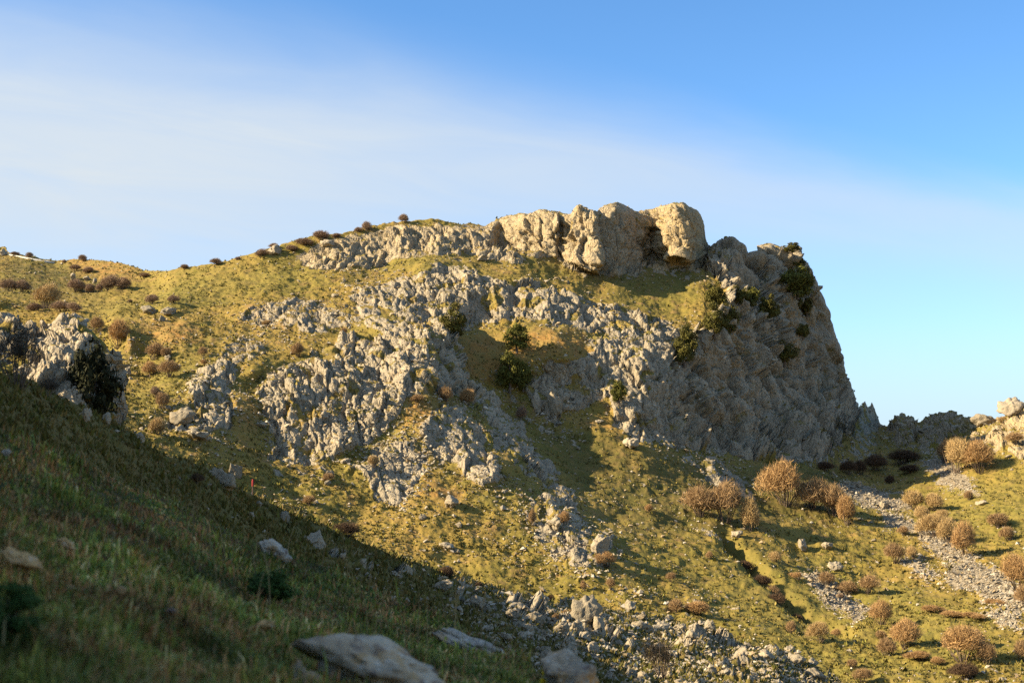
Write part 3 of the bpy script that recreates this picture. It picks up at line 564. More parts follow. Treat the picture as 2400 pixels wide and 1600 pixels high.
# ------------------------------------------------------------------ nearer slopes
def slope_patch(sky, bot, ctrl, nx, ny, x0, x1, und_a, und_f, seed, ext=0, bkd=1.0):
    xs_ = np.linspace(x0, x1, nx); s_ = np.interp(xs_, *zip(*sky)); b_ = np.interp(xs_, *zip(*bot))
    t_ = np.linspace(0, 1, ny)[:, None] ** 1.0
    py = s_[None] + (b_ - s_)[None] * t_; px = np.repeat(xs_[None], ny, 0)
    d = bil(rbf(ctrl), px, py, 12.0)
    ax, az = ray(px, py); p = np.stack([ax * d, d, az * d], -1); bk = []
    for k in range(1, 13):
        dd = d[0].mean() * .012 * 1.5 ** k; q = p[0] * (1 + dd / p[0][:, 1:2]); q[:, 2] -= bkd * dd * (.10 + .6 * dd / (dd + d[0].mean() * .3)); bk.append(q)
    sk = []
    for k in range(1, 9):
        dd = d[-1].mean() * .01 * 1.7 ** k; q = p[-1].copy(); q[:, 1] -= dd; q[:, 2] -= dd * .35; sk.append(q)
    p = np.concatenate([np.stack(bk[::-1]), p, np.stack(sk)], 0)
    px = np.concatenate([np.repeat(px[:1], 12, 0), px, np.repeat(px[:1], 8, 0)], 0); py = np.concatenate([py[:1] - np.arange(12, 0, -1)[:, None], py, py[-1:] + 30 * np.arange(1, 9)[:, None]], 0); pad = 0
    if ext:                                     # the hillside goes on rising out of the frame on the left
        s2 = ext * np.linspace(1, 0, 40)[:-1] ** 1.6; e = p[:, :1] + np.stack([-s2, s2 * 0, s2 * .60], -1)[None]
        p = np.concatenate([e, p], 1); pad = 39; px = np.concatenate([np.full((len(px), 39), x0 - 10.0), px], 1); py = np.concatenate([np.repeat(py[:, :1], 39, 1), py], 1)
    sh = p.shape[:2]; q = p.reshape(-1, 3)
    nrm_ = grid_normals(blur(p, 4)); nrm_ *= np.where((nrm_ * np.array([0, -.4, .9])).sum(-1, keepdims=True) < 0, -1, 1)
    p = p + nrm_ * (und_a * fbm(q * und_f, 4, seed)).reshape(sh + (1,))
    return dict(p=p, n=nrm_, px=px, py=py, pad=pad, xs=xs_, s=s_, b=b_, nx=nx, ny=ny)
def grid_faces(a, b):
    i_, j_ = np.meshgrid(np.arange(a - 1), np.arange(b - 1), indexing='ij'); v = (i_ * b + j_).ravel()
    return np.stack([v, v + b, v + b + 1, v + 1], 1)
def on_S(g, x, y):
    j = int(np.clip(np.searchsorted(g['xs'], x), 0, g['nx'] - 1))
    i = int(np.clip(round((y - g['s'][j]) / (g['b'][j] - g['s'][j]) * (g['ny'] - 1)), 0, g['ny'] - 1)) + 12
    j += g['pad']; return Vector(g['p'][i, j]), Vector(g['n'][i, j])

SKY_B = [(-300, 740), (0, 866), (100, 902), (200, 955), (300, 1010), (400, 1066), (490, 1098), (560, 1142), (680, 1200), (780, 1240), (900, 1290), (1060, 1345), (1180, 1378), (1300, 1415), (1450, 1432), (1560, 1448), (1700, 1500), (1850, 1530), (1950, 1585), (2010, 1620), (2100, 1680)]
BOT_B = [(-300, 1250), (300, 1300), (700, 1450), (1000, 1560), (1250, 1680), (2100, 1720)]
CB = [(-300, 740, 15), (0, 866, 19), (200, 955, 23), (400, 1066, 28), (490, 1098, 31), (680, 1200, 38), (780, 1240, 42), (900, 1290, 47), (1060, 1345, 54), (1180, 1378, 59), (1300, 1415, 63), (1450, 1432, 68), (1560, 1448, 72), (1700, 1500, 70), (1850, 1530, 72), (1950, 1585, 68), (2100, 1680, 60),
      (-300, 1250, 10), (0, 1100, 14), (300, 1300, 17), (400, 1180, 23), (600, 1260, 30), (700, 1450, 20), (800, 1350, 33), (1000, 1400, 42), (1000, 1560, 26), (1200, 1450, 47), (1200, 1560, 34), (1400, 1500, 52), (1400, 1600, 40), (1250, 1680, 28), (1600, 1520, 58), (1600, 1600, 45), (1800, 1580, 55), (1800, 1680, 42), (2100, 1720, 50)]
GB = slope_patch(SKY_B, BOT_B, CB, 700, 240, -100, 2100, .22, .45, 81, 32, 1.6)
SKY_C = [(-500, 860), (-200, 950), (0, 1010), (150, 1062), (290, 1130), (408, 1172), (578, 1270), (680, 1307), (782, 1342), (900, 1402), (1000, 1442), (1100, 1482), (1230, 1532), (1275, 1600), (1400, 1720), (1600, 1830)]
BOT_C = [(-500, 2500), (1600, 2500)]
CC = [(-500, 860, 9), (-200, 950, 10), (0, 1010, 11.5), (150, 1062, 12.5), (290, 1130, 13.5), (408, 1172, 14), (578, 1270, 14.5), (680, 1307, 15), (782, 1342, 15.5), (900, 1402, 15), (1000, 1442, 14.3), (1100, 1482, 13.5), (1230, 1532, 12.5), (1275, 1600, 11.5), (1400, 1720, 8.5), (1600, 1830, 7),
      (0, 1600, 4.6), (300, 1600, 5.2), (600, 1600, 6), (900, 1600, 7.5), (1150, 1600, 9.5), (0, 1300, 7), (300, 1300, 8.5), (500, 1400, 8.6), (800, 1480, 10), (-500, 1600, 3.4), (-500, 2500, 1.5), (600, 2500, 2.2), (1600, 2500, 3.4), (1200, 2000, 4.5)]
GC = slope_patch(SKY_C, BOT_C, CC, 260, 260, -200, 1600, .10, 1.1, 91, 25)

# the pale crag at the left edge stands on a spur of its own, nearer than the mountain
SKY_L = [(-200, 735), (0, 740), (20, 737), (50, 744), (62, 752), (90, 758), (118, 752), (150, 750), (186, 750), (196, 768), (215, 775), (245, 802), (262, 820), (274, 838), (279, 860), (282, 900), (286, 960), (292, 1100)]
BOT_L = [(-200, 960), (0, 990), (292, 1150)]
CL_ = [(-200, 715, 66), (0, 722, 66), (186, 733, 66.5), (245, 802, 64), (279, 860, 69), (292, 1100, 70), (150, 800, 63), (100, 780, 66), (0, 800, 62), (200, 830, 61.5), (120, 830, 61), (250, 900, 62.5), (160, 900, 59), (0, 900, 58), (-200, 960, 55), (0, 990, 54), (292, 1150, 68), (262, 850, 65), (285, 960, 69), (220, 960, 58.5), (-200, 820, 60)]
GL = slope_patch(SKY_L, BOT_L, CL_, 240, 220, -200, 292, .2, .5, 85, 0, 1.1)
def fin_L():
    g = GL; sh = g['p'].shape[:2]; q = g['p'].reshape(-1, 3).astype(np.float32)
    L_ = q + .3 * np.stack([perlin(q * .9, 3), perlin(q * .9, 4), perlin(q * .9, 5)], 1); L_[:, 0] += .4 * L_[:, 2]
    a0, b0, d0 = facet(L_ / np.array([1.6, 1.6, 2.6]), 7); a1, b1, d1 = facet(L_ / np.array([.7, .7, 1.3]), 8); a2, b2, d2 = facet(L_ / .3, 9)
    gp = fbm(q * .45, 4, 37).reshape(sh) + .10 * sstep(735, 760, g['py']) * (1 - sstep(785, 800, g['py'])) * sstep(70, 90, g['px'])
    rk = 1 - .9 * sstep(.12, .32, gp); rk[:12] = rk[12]
    dsp = rk.ravel() * (.0 + .36 * a0 + .26 * a1 + .10 * a2 + .25 * fbm(L_ * np.array([1.2, .6, .25]), 3, 5, .5, True) - .35 * np.exp(-b0 / .06) - .15 * np.exp(-b1 / .08)) + (1 - rk.ravel()) * .1 * fbm(q * 2, 3, 5)
    g['p'] = g['p'] + g['n'] * dsp.reshape(sh + (1,)); z = np.zeros(len(q))
    mask = np.stack([rk.ravel(), z, z, np.clip(.4 * d0 + .4 * d1 + .25, 0, 1)], 1); m2 = np.stack([z + .4, z, z], 1)
    tag(obj('rock_crag', mesh_np('rock_crag', g['p'].reshape(-1, 3), grid_faces(*sh), M_HILL, True, {'mask': mask, 'mask2': m2})), 'near white limestone crag behind the dark evergreen at the left edge', 'rock outcrop')
fin_L()
# mid slope relief: broken rock in the hollow
def fin_B():
    g = GB; sh = g['p'].shape[:2]; q = g['p'].reshape(-1, 3).astype(np.float32)
    wx = g['px'] + 30 * fbm(q * .5, 3, 5).reshape(sh); wy = g['py'] + 12 * fbm(q * .5, 3, 6).reshape(sh)
    rk = np.zeros(sh)
    for poly, st in (([(1000, 1350), (1180, 1375), (1460, 1425), (1700, 1495), (1960, 1580), (2100, 1700), (1300, 1700), (1250, 1520), (1000, 1420)], .40), ([(1180, 1395), (1300, 1405), (1440, 1425), (1440, 1500), (1300, 1500), (1190, 1470)], .62), ([(700, 1280), (1000, 1340), (1050, 1400), (900, 1390), (740, 1330)], .42), ([(1500, 1440), (1950, 1560), (1850, 1580), (1560, 1500)], .5)):
        s_ = sstep(-18, 22, poly_sd(wx, wy, poly)); pt = sstep(.0, .3, fbm(q * .8, 4, 33).reshape(sh) + st - .55); rk = np.maximum(rk, s_ * pt)
    v1_, c1_, r1_ = facet((q + .3 * perlin(q * .8, 3)[:, None]) / np.array([1.2, 1.2, .9]), 7); v2_, c2_, r2_ = facet(q / np.array([.45, .45, .4]), 8)
    dsp = rk.ravel() * (.28 + .34 * v1_ + .16 * v2_ - .35 * np.exp(-c1_ / .08) - .12 * np.exp(-c2_ / .1)) + (1 - rk.ravel()) * .06 * fbm(q * 2.5, 3, 9)
    g['p'] = g['p'] + g['n'] * dsp.reshape(sh + (1,)); g['rk'] = rk
    z = np.zeros(len(q)); soil = .5 * sstep(.1, .4, fbm(q * .6, 3, 19))
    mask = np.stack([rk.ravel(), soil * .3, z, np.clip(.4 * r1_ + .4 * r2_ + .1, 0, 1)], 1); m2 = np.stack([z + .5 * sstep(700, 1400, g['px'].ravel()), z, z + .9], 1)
    tag(obj('near_slope', mesh_np('near_slope', g['p'].reshape(-1, 3), grid_faces(*sh), M_HILL, True, {'mask': mask, 'mask2': m2})), 'shaded grassy slope falling to a rocky hollow', kind='structure')
fin_B()
m = NT('foreground_turf'); 
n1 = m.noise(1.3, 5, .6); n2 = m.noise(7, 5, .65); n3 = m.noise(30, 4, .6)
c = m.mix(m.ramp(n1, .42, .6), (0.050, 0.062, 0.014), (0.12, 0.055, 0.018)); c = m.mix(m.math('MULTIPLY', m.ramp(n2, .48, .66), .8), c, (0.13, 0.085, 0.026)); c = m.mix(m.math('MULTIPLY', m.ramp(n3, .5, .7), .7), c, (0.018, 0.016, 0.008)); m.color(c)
m.bump(m.math('ADD', n2, m.math('MULTIPLY', n3, .4)), .9, .08); M_TURF = m.m
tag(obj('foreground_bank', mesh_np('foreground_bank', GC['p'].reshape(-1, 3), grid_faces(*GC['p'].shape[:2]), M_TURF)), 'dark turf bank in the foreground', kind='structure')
# wide ground under and around everything
gm = NT('far_ground'); gm.color(grass_color(gm, .3))
def ground():
    R = 4000.0; n = 60; a = np.linspace(-1, 1, n); a = np.sign(a) * np.abs(a) ** 3 * R
    X, Y = np.meshgrid(a, a + 100); Z = -34 - .0 * X + 4 * fbm(np.stack([X.ravel() * .004, Y.ravel() * .004, X.ravel() * 0], 1), 3, 2).reshape(X.shape)
    tag(obj('ground', mesh_np('ground', np.stack([X, Y, Z], -1).reshape(-1, 3), grid_faces(n, n), gm.m)), 'wide valley ground around the mountain', kind='structure')
ground()

# ------------------------------------------------------------------ loose stones, boulders, plants
rng = np.random.default_rng(7)
def rock_mat(name, cols, moss=True):
    m = NT(name); oi = m.n('ShaderNodeObjectInfo')
    r = rock_color(m, oi.outputs['Random'], 2.0)
    if moss:
        sp = m.n('ShaderNodeSeparateXYZ'); m.l(m.geo().outputs['Normal'], sp.inputs[0])
        r = m.mix(m.math('MULTIPLY', m.ramp(m.noise(5, 5, .7), .55, .7), .5), r, cols)
    m.color(r); m.bump(m.math('ADD', m.noise(5, 7, .65), m.math('MULTIPLY', m.noise(22, 4, .6), .3)), .9, .12)
    return m.m
M_BOULDER = rock_mat('limestone_boulder', (0.22, 0.20, 0.15))
def attr_mat(name, rough=.9):
    m = NT(name); c_, *_ = m.attr('col'); m.color(c_); m.b.inputs['Roughness'].default_value = rough
    return m
M_STONE = attr_mat('loose_stones').m

OCT_V = np.array([(1, 0, 0), (-1, 0, 0), (0, 1, 0), (0, -1, 0), (0, 0, 1), (0, 0, -1)], float)
OCT_F = np.array([(0, 2, 4), (2, 1, 4), (1, 3, 4), (3, 0, 4), (2, 0, 5), (1, 2, 5), (3, 1, 5), (0, 3, 5)])
def stones(pos, nor, size, col, name, label):
    n = len(pos); a = rng.uniform(0, 6.28, n); b = rng.uniform(-.6, .6, n)
    ca, sa = np.cos(a), np.sin(a); V = OCT_V[None] * rng.uniform(.55, 1.15, (n, 6, 1)) * np.array([1.25, 1, .75])
    V = V + rng.uniform(-.22, .22, V.shape)
    X = V[..., 0] * ca[:, None] - V[..., 1] * sa[:, None]; Y = V[..., 0] * sa[:, None] + V[..., 1] * ca[:, None]; Z = V[..., 2] + X * b[:, None]
    W = np.stack([X, Y, Z], -1) * size[:, None, None] * .5 + (pos + nor * (size * .12)[:, None])[:, None]
    Fc = (OCT_F[None] + (np.arange(n) * 6)[:, None, None]).reshape(-1, 3)
    C = np.repeat(col, 6, 0)
    o = obj(name, mesh_np(name, W.reshape(-1, 3), Fc, M_STONE, False, {'col': C})); tag(o, label, None, None, 'stuff'); return o
STONE_C = np.array([(.40, .34, .245), (.32, .27, .19), (.46, .40, .30), (.26, .215, .15), (.36, .27, .155)])
def stone_col(n): return STONE_C[rng.integers(0, len(STONE_C), n)] * rng.uniform(.8, 1.12, (n, 1))

def pick(den, n, lo=0):
    w = den.ravel().astype(float).copy(); w /= w.sum(); c = np.cumsum(w)
    return np.minimum(np.searchsorted(c, rng.random(n)), len(w) - 1)
vis = np.zeros(SH); vis[NB:NB + NY] = 1
near_rock = blur(FIDR, 10, 2)
pn = np.clip(.5 + 1.6 * fbm(Q * .12, 3, 95).reshape(SH), 0.05, 1.5)
den = vis * ((.16 + 1.6 * near_rock * (1 - FIDR) + .3 * FIDR) * pn * (1 - .75 * GRN) + 3.6 * SCR)
ks = pick(den, 40000); sz = np.clip(np.exp(rng.normal(-2.05, .5, len(ks))), .05, .6)
sz[SCR.ravel()[ks] > .5] *= .95
stones(VA[ks], A_N.reshape(-1, 3)[ks], sz, stone_col(len(ks)) * (1 - .22 * SCR.ravel()[ks])[:, None], 'loose_stones', 'pale loose stones strewn over the grass slopes and scree')

# tufts of grass on the slopes: three blades each
M_TUFT = attr_mat('grass_tufts').m
def tufts(pos, nor, h, col, name, label, nb=3, wid=.35, spread=.5):
    n = len(pos); V = []
    for k in range(nb):
        a = rng.uniform(0, 6.28, n); d = np.stack([np.cos(a), np.sin(a), np.zeros(n)], 1)
        t_ = np.stack([-d[:, 1], d[:, 0], d[:, 2]], 1); hh = (h * rng.uniform(.6, 1.2, n))[:, None]
        o_ = d * hh * .25
        V += [pos + o_ + t_ * hh * wid * .5, pos + o_ - t_ * hh * wid * .5, pos + o_ + d * hh * spread * rng.uniform(.2, 1.2, (n, 1)) + np.array([0, 0, 1]) * hh]
    W = np.stack(V, 1); Fc = np.arange(n * nb * 3).reshape(-1, 3)
    o = obj(name, mesh_np(name, W.reshape(-1, 3), Fc, M_TUFT, False, {'col': np.repeat(col, nb * 3, 0)})); return tag(o, label, None, None, 'stuff')
den = vis * (1 - .8 * FIDR) * (1 - SCR) * np.clip(.6 + 1.5 * fbm(Q * .5, 3, 97).reshape(SH), .1, 2)
ks = pick(den, 50000)
TC = np.array([(.19, .15, .04), (.15, .125, .03), (.22, .17, .05), (.08, .07, .02), (.16, .145, .03), (.12, .10, .025)])
tufts(VA[ks], 0, np.clip(np.exp(rng.normal(-2.3, .4, len(ks))), .05, .25), TC[rng.integers(0, len(TC), len(ks))] * rng.uniform(.8, 1.2, (len(ks), 1)), 'grass_tufts', 'tussocks of dry and green grass on the mountainside', 3, 1.0, .6)

# boulders
def boulder_mesh(seed, name='boulder'):
    import bmesh
    bm = bmesh.new(); bmesh.ops.create_icosphere(bm, subdivisions=4, radius=1)
    r = np.random.default_rng(seed); V = np.array([v.co[:] for v in bm.verts]); Fc = np.array([[v.index for v in f.verts] for f in bm.faces]); bm.free()
    pl = r.normal(size=(13, 3)); pl /= np.linalg.norm(pl, axis=1)[:, None]; dk = r.uniform(.52, .88, 13)
    dt = V @ pl.T; rad = np.where(dt > .05, dk[None] / np.maximum(dt, .05), 9).min(1); rad = np.minimum(rad, 1.08)
    W = V * rad[:, None]
    v_, c_, _ = facet(W * 2.2 + seed * 7.3, seed); W = W * (1 + .14 * v_ - .16 * np.exp(-c_ / .07) + .22 * fbm(W * 1.1 + seed, 4, seed) + .05 * fbm(W * 5 + seed, 3, seed))[:, None]
    return mesh_np(name, W, Fc, M_BOULDER, True)
BM = [boulder_mesh(i + 1) for i in range(9)]
def boulder(p, n, w, h, label, group=None, var=None, name='boulder', sink=.22, mat=None, dep=None, tilt=None):
    o = obj(name, BM[int(rng.integers(0, len(BM))) if var is None else var])
    o.scale = (w / 2, (dep or w * rng.uniform(.7, 1.0)) / 2, h / 2)
    o.location = p + Vector((0, 0, h * (.5 - sink)))
    o.rotation_euler = (rng.uniform(-.25, .25), rng.uniform(-.3, .3) if tilt is None else tilt, rng.uniform(-.6, .6) if tilt is not None else rng.uniform(0, 6.28))
    return tag(o, label, 'boulder', group)
def pxm(p): return p.y / F
# single boulders one can point to: x, base y, width, height in photo pixels
BA = [(2370, 985, 0, 0, ''),
 (460, 1030, 62, 30, 'flat white boulder on the grass below the steep grey outcrop at the left'), (555, 1108, 42, 36, 'pale boulder on the grass just above the big shaded boulder'),
 (1048, 1278, 42, 20, 'split pale boulder, largest on the open golden slope'), (1070, 1285, 18, 12, 'small stone at the foot of the split pale boulder'),
 (1060, 1185, 44, 28, 'pale boulder below the sunlit rib, highest on the open golden slope'), (990, 1222, 20, 14, 'lone small boulder on the golden slope left of the split pale boulder'),
 (1075, 1235, 20, 14, 'lone small boulder on the golden slope above the split pale boulder'), (1405, 1295, 52, 62, 'tall block standing at the right end of the lower slabby outcrop'),
 (1300, 1240, 46, 30, 'leaning pale slab in front of the small shrub on the lower outcrop'), (1725, 1252, 34, 18, 'flat pale boulder above the dark gully'),
 (1938, 1285, 32, 22, 'pale boulder on the green slope right of the dark gully'), (1885, 1280, 30, 30, 'knobbly boulder on the slope between gully and scree'),
 (1960, 1325, 32, 22, 'boulder with a shrub shadow below the pale boulder by the gully'), (2072, 1190, 22, 26, 'upright pale block standing at the end of the scree'),
 (2298, 1180, 26, 12, 'flat stone on the grass right of the scree'), (2290, 1515, 40, 60, 'pale rock half hidden behind the round shrub at the lower right'),
 (2010, 1150, 18, 16, 'orange stone on the upper edge of the scree'), (395, 735, 40, 26, 'pale rock in a small outcrop on the upper left grass'), (350, 730, 50, 22, 'flat pale rock left in the small outcrop on the upper left grass'),
 (380, 752, 22, 14, 'dark-sided stone below the small outcrop on the upper left grass'), (770, 572, 36, 18, 'grey boulder on the skyline slope above the upper grass'), (640, 590, 40, 24, 'pale boulder among skyline shrubs, left of the summit bluff'),
 (1130, 615, 30, 16, 'lone boulder on the terrace under the left summit bluff'), (170, 655, 24, 16, 'pale boulder on the far left hillside, left of a pair'), (203, 655, 24, 14, 'pale boulder on the far left hillside, middle of three'), (222, 662, 14, 14, 'small round boulder on the far left hillside, right of three'),
 (8, 596, 18, 18, 'boulder at the end of the pale road on the skyline'), (1640, 815, 30, 44, 'upright pale rock spike below the evergreens on the cliff shoulder'), (1258, 955, 22, 66, 'slender lit rock pillar, left of the pair under the hollow'), (1298, 965, 36, 56, 'broad lit rock pillar, right of the pair under the hollow'),
 (1475, 1052, 46, 34, 'big rounded grey boulder at the foot of the lit buttress'), (2180, 1010, 60, 22, 'golden slab leaning on the boulder ridge'), (2310, 1005, 60, 30, 'square golden block on the boulder ridge'), (2240, 1012, 30, 26, 'small golden block left of the big shrub on the ridge'),
 (2380, 985, 56, 50, 'large orange block on the skyline at the right edge'), (425, 985, 55, 48, 'rounded grey boulder at the left foot of the steep outcrop'), (285, 970, 26, 32, 'white boulder on the orange bank behind the dark evergreen'), (300, 880, 18, 26, 'white stone beside the dark evergreen, in the shaded gully')]
for x, y, w, h, lb in BA:
    if not w: continue
    p, n = on_A(x, y); k = pxm(p); boulder(p, n, w * k, h * k * 1.15, lb, 'boulders on the mountain')
BB = [(515, 1150, 76, 68, 'big grey boulder in the shade on the near slope, highest of them'), (736, 1282, 64, 46, 'grey boulder with a dark overhang on the near shaded slope'), (664, 1220, 30, 32, 'middle-sized grey boulder on the edge of the near shaded slope'), (588, 1210, 20, 18, 'small grey boulder left of the middle-sized one on the shaded slope'),
 (200, 985, 34, 46, 'grey boulder at the foot of the dark evergreen, left of two'), (244, 990, 36, 34, 'grey boulder at the foot of the dark evergreen, right of two'), (320, 1040, 40, 34, 'low grey boulder on the edge of the near slope below the evergreen'), (805, 1302, 18, 22, 'lone upright stone on the near shaded slope'),
 (1112, 1432, 52, 40, 'grey boulder at the left end of the rocky hollow'), (1140, 1440, 30, 34, 'narrow grey boulder second from the left in the rocky hollow'), (1207, 1430, 58, 36, 'low domed boulder in the rocky hollow'), (1195, 1442, 26, 16, 'small round stone below the low domed boulder'), (1264, 1420, 72, 36, 'wide overhanging boulder at the back of the rocky hollow'),
 (1250, 1472, 56, 56, 'tall pale boulder in the middle of the rocky hollow'), (1286, 1448, 30, 28, 'boulder wedged behind the tall pale one in the hollow'), (1312, 1490, 42, 36, 'block to the right of the tall pale boulder in the hollow'), (1368, 1480, 72, 84, 'largest craggy boulder of the rocky hollow'), (1402, 1490, 50, 62, 'leaning pale boulder right of the largest one in the hollow'),
 (1345, 1490, 36, 42, 'dark cleft boulder left under the largest one in the hollow'), (1474, 1428, 38, 40, 'dark rounded boulder on the rim of the rocky hollow'), (1385, 1525, 44, 36, 'bright white split boulder low in the rocky hollow'), (1366, 1490, 26, 24, 'small brown boulder under the largest one in the hollow'), (1235, 1500, 34, 26, 'pale boulder behind the front outcrop in the hollow'),
 (1505, 1478, 58, 36, 'shaded broad boulder right of the hollow'), (1548, 1482, 46, 30, 'shaded broad boulder farther right of the hollow'), (1590, 1475, 40, 30, 'boulder under the brown shrub at the rim of the hollow'), (1660, 1482, 36, 34, 'sunlit boulder at the top of the stony bank'), (1738, 1545, 66, 50, 'largest sunlit block on the stony bank'), (1800, 1545, 54, 32, 'pale sunlit block right of the largest on the stony bank'),
 (1850, 1535, 44, 30, 'sunlit boulder leaning on a grey one on the stony bank'), (1862, 1552, 56, 40, 'grey boulder at the right end of the stony bank'), (1905, 1590, 60, 40, 'flat boulder lowest on the stony bank'), (1610, 1525, 34, 26, 'sunlit stone in the middle of the stony bank')]
for x, y, w, h, lb in BB:
    p, n = on_S(GB, x, y); k = pxm(p); boulder(p, n, w * k * .9, h * k * 1.0, lb, 'boulders on the near slope')
gb = GB['p'].shape[:2]
inb = (GB['py'] > 1330) & (GB['py'] < 1610) & (GB['px'] > 760) & (GB['px'] < 1990)
denb = inb * (.15 + 1.0 * sstep(1350, 1420, GB['py']) * sstep(950, 1200, GB['px']) + .5 * GB['rk'])
used = set()
for k_ in pick(denb, 150):
    if k_ in used: continue
    used.add(k_); i, j = divmod(int(k_), gb[1]); p = Vector(GB['p'][i, j]); s_ = float(np.clip(np.exp(rng.normal(-1.25, .4)), .16, .8))
    x_ = GB['px'][i, j]; wh = 'at the left end of the rocky hollow' if x_ < 1180 else 'around the big boulders of the rocky hollow' if x_ < 1460 else 'in the shade right of the rocky hollow' if x_ < 1640 else 'on the sunlit stony bank'
    boulder(p, None, s_, s_ * rng.uniform(.55, .85), ('small' if s_ < .35 else 'knee-high' if s_ < .6 else 'larger') + ' rough grey stone lying among others ' + wh, 'small stones in the rocky hollow')
dena = vis * np.clip(near_rock * (1 - FIDR) * 1.4 + .04, 0, 1) * sstep(600, 700, PYf) * (1 - GRN * .7)
for k_ in pick(dena, 85):
    if k_ in used: continue
    i, j = divmod(int(k_), NX); p = Vector(A_P[i, j]); s_ = float(np.clip(np.exp(rng.normal(-.75, .35)), .25, 1.2))
    x_, y_ = PXf[i, j], PYf[i, j]; wh = 'left slope near the steep grey outcrop' if x_ < 590 else 'slope around the big middle crag' if x_ < 1080 and y_ > 740 else 'upper slope near the fluted band' if y_ < 800 else 'ridge by the lower slabby outcrop' if x_ < 1560 else 'ground at the cliff foot' if y_ < 1150 else 'valley slope at the lower right'
    boulder(p, None, s_, s_ * rng.uniform(.5, .8), ('small' if s_ < .5 else 'larger') + ' pale loose boulder on the ' + wh, 'small boulders on the mountain slope')
ks = pick(denb * 1.0 + .02 * (GB['py'] > 880) * (GB['px'] > 100), 8000); nn = GB['n'].reshape(-1, 3)[ks]
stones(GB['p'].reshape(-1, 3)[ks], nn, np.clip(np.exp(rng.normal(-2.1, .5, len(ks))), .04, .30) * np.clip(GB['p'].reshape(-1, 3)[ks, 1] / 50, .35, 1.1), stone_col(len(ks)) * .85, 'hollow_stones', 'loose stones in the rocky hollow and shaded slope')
ks = pick(((GB['py'] > 860) & (GB['px'] > -60)) * (1 - .7 * GB['rk']), 42000)
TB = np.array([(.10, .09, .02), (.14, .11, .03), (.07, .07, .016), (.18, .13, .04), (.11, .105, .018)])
pb = GB['p'].reshape(-1, 3)[ks]
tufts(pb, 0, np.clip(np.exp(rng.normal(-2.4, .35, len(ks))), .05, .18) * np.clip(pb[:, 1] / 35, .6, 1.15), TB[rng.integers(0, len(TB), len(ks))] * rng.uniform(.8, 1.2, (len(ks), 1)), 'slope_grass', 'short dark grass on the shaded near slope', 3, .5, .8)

# ---- shrubs
def twigs(seed, n, wid, up=.35):
    r = np.random.default_rng(seed)
    ns = 16; st_v, st_f = [], []; stems = []
    for k in range(ns):
        a = r.uniform(0, 6.28); sp = r.uniform(.05, .42); tip = np.array([math.cos(a) * sp, math.sin(a) * sp, r.uniform(.45, .78)]); b0 = np.array([math.cos(a) * .05 * r.random(), math.sin(a) * .05, 0])
        mid = (b0 + tip) / 2 + np.array([math.cos(a), math.sin(a), 0]) * .10 * r.uniform(-.3, 1); stems.append((b0, mid, tip))
        for (q0, q1, w0, w1) in ((b0, mid, .014, .009), (mid, tip, .009, .003)):
            base = len(st_v)
            for q, w in ((q0, w0), (q1, w1)):
                for c in range(3): st_v.append(q + w * np.array([math.cos(c * 2.1), math.sin(c * 2.1), 0]))
            for c in range(3): st_f.append((base + c, base + (c + 1) % 3, base + 3 + (c + 1) % 3, base + 3 + c))
    # lumpy dome of fine twigs
    lob = r.normal(size=(9, 3)); lob[:, 2] = np.abs(lob[:, 2]); lob /= np.linalg.norm(lob, axis=1)[:, None]
    d = r.normal(size=(n, 3)); d[:, 2] = np.abs(d[:, 2]) * 1.1 - .25 * (r.random(n) < .5); d /= np.linalg.norm(d, axis=1)[:, None]
    lump = .80 + .24 * np.max(np.clip(d @ lob.T - .75, 0, 1) * 4, axis=1)
    rad = r.random(n) ** .5 * lump
    nd = int(r.integers(3, 6)); dc = r.normal(size=(nd, 3)) * np.array([.13, .13, .05]) + np.array([0, 0, .40]); dr_ = r.uniform(.28, .40, nd); dc[0] = (0, 0, .42); dr_[0] = .38; wi = r.choice(nd, n, p=dr_ ** 2 / (dr_ ** 2).sum())
    q = dc[wi] + d * (rad * dr_[wi])[:, None] * np.array([1.05, 1.05, 1.2]); q[:, 2] = np.where(q[:, 2] < .03, r.random(n) * .12, q[:, 2])
    dr = d * .6 + np.array([0, 0, up]) + r.normal(size=(n, 3)) * .5; dr /= np.linalg.norm(dr, axis=1)[:, None]
    ln = r.uniform(.07, .20, n)[:, None]; sd = np.cross(dr, r.normal(size=(n, 3))); sd /= np.linalg.norm(sd, axis=1)[:, None]; sd *= wid * r.uniform(.6, 1.4, (n, 1))
    W = np.stack([q - dr * ln * .5 + sd, q - dr * ln * .5 - sd, q + dr * ln * .6], 1).reshape(-1, 3)
    sh_ = np.repeat(r.uniform(.75, 1.25, (n, 1)), 3, 0)
    return np.array(st_v), np.array(st_f), W, np.arange(n * 3).reshape(-1, 3), sh_
def twig_mats(name, col):
    m = NT(name); c_, a_, *_ = m.attr('col'); m.color(m.mix(1.0, col, c_, 'MULTIPLY')); m.b.inputs['Roughness'].default_value = .85
    return m.m
bark = NT('shrub_bark'); bark.color(bark.mix(bark.noise(20), (.09, .065, .045), (.16, .12, .085))); M_BARK = bark.m
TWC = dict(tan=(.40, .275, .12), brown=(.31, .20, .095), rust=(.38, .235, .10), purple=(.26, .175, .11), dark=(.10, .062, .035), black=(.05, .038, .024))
SHM = {}
for ci, (cn, cc) in enumerate(TWC.items()):
    mt = twig_mats('twigs_' + cn, cc)
    for v in range(6):
        sv, sf, tv, tf, tsh = twigs(100 + v + 10 * ci, 900 if cn == 'black' else 5200, .0048 if cn == 'black' else .0052)
        SHM[cn, v] = (mesh_np('stems', sv, sf, M_BARK), mesh_np('twigs', tv, tf, mt, False, {'col': np.repeat(tsh, 3, 1)}))
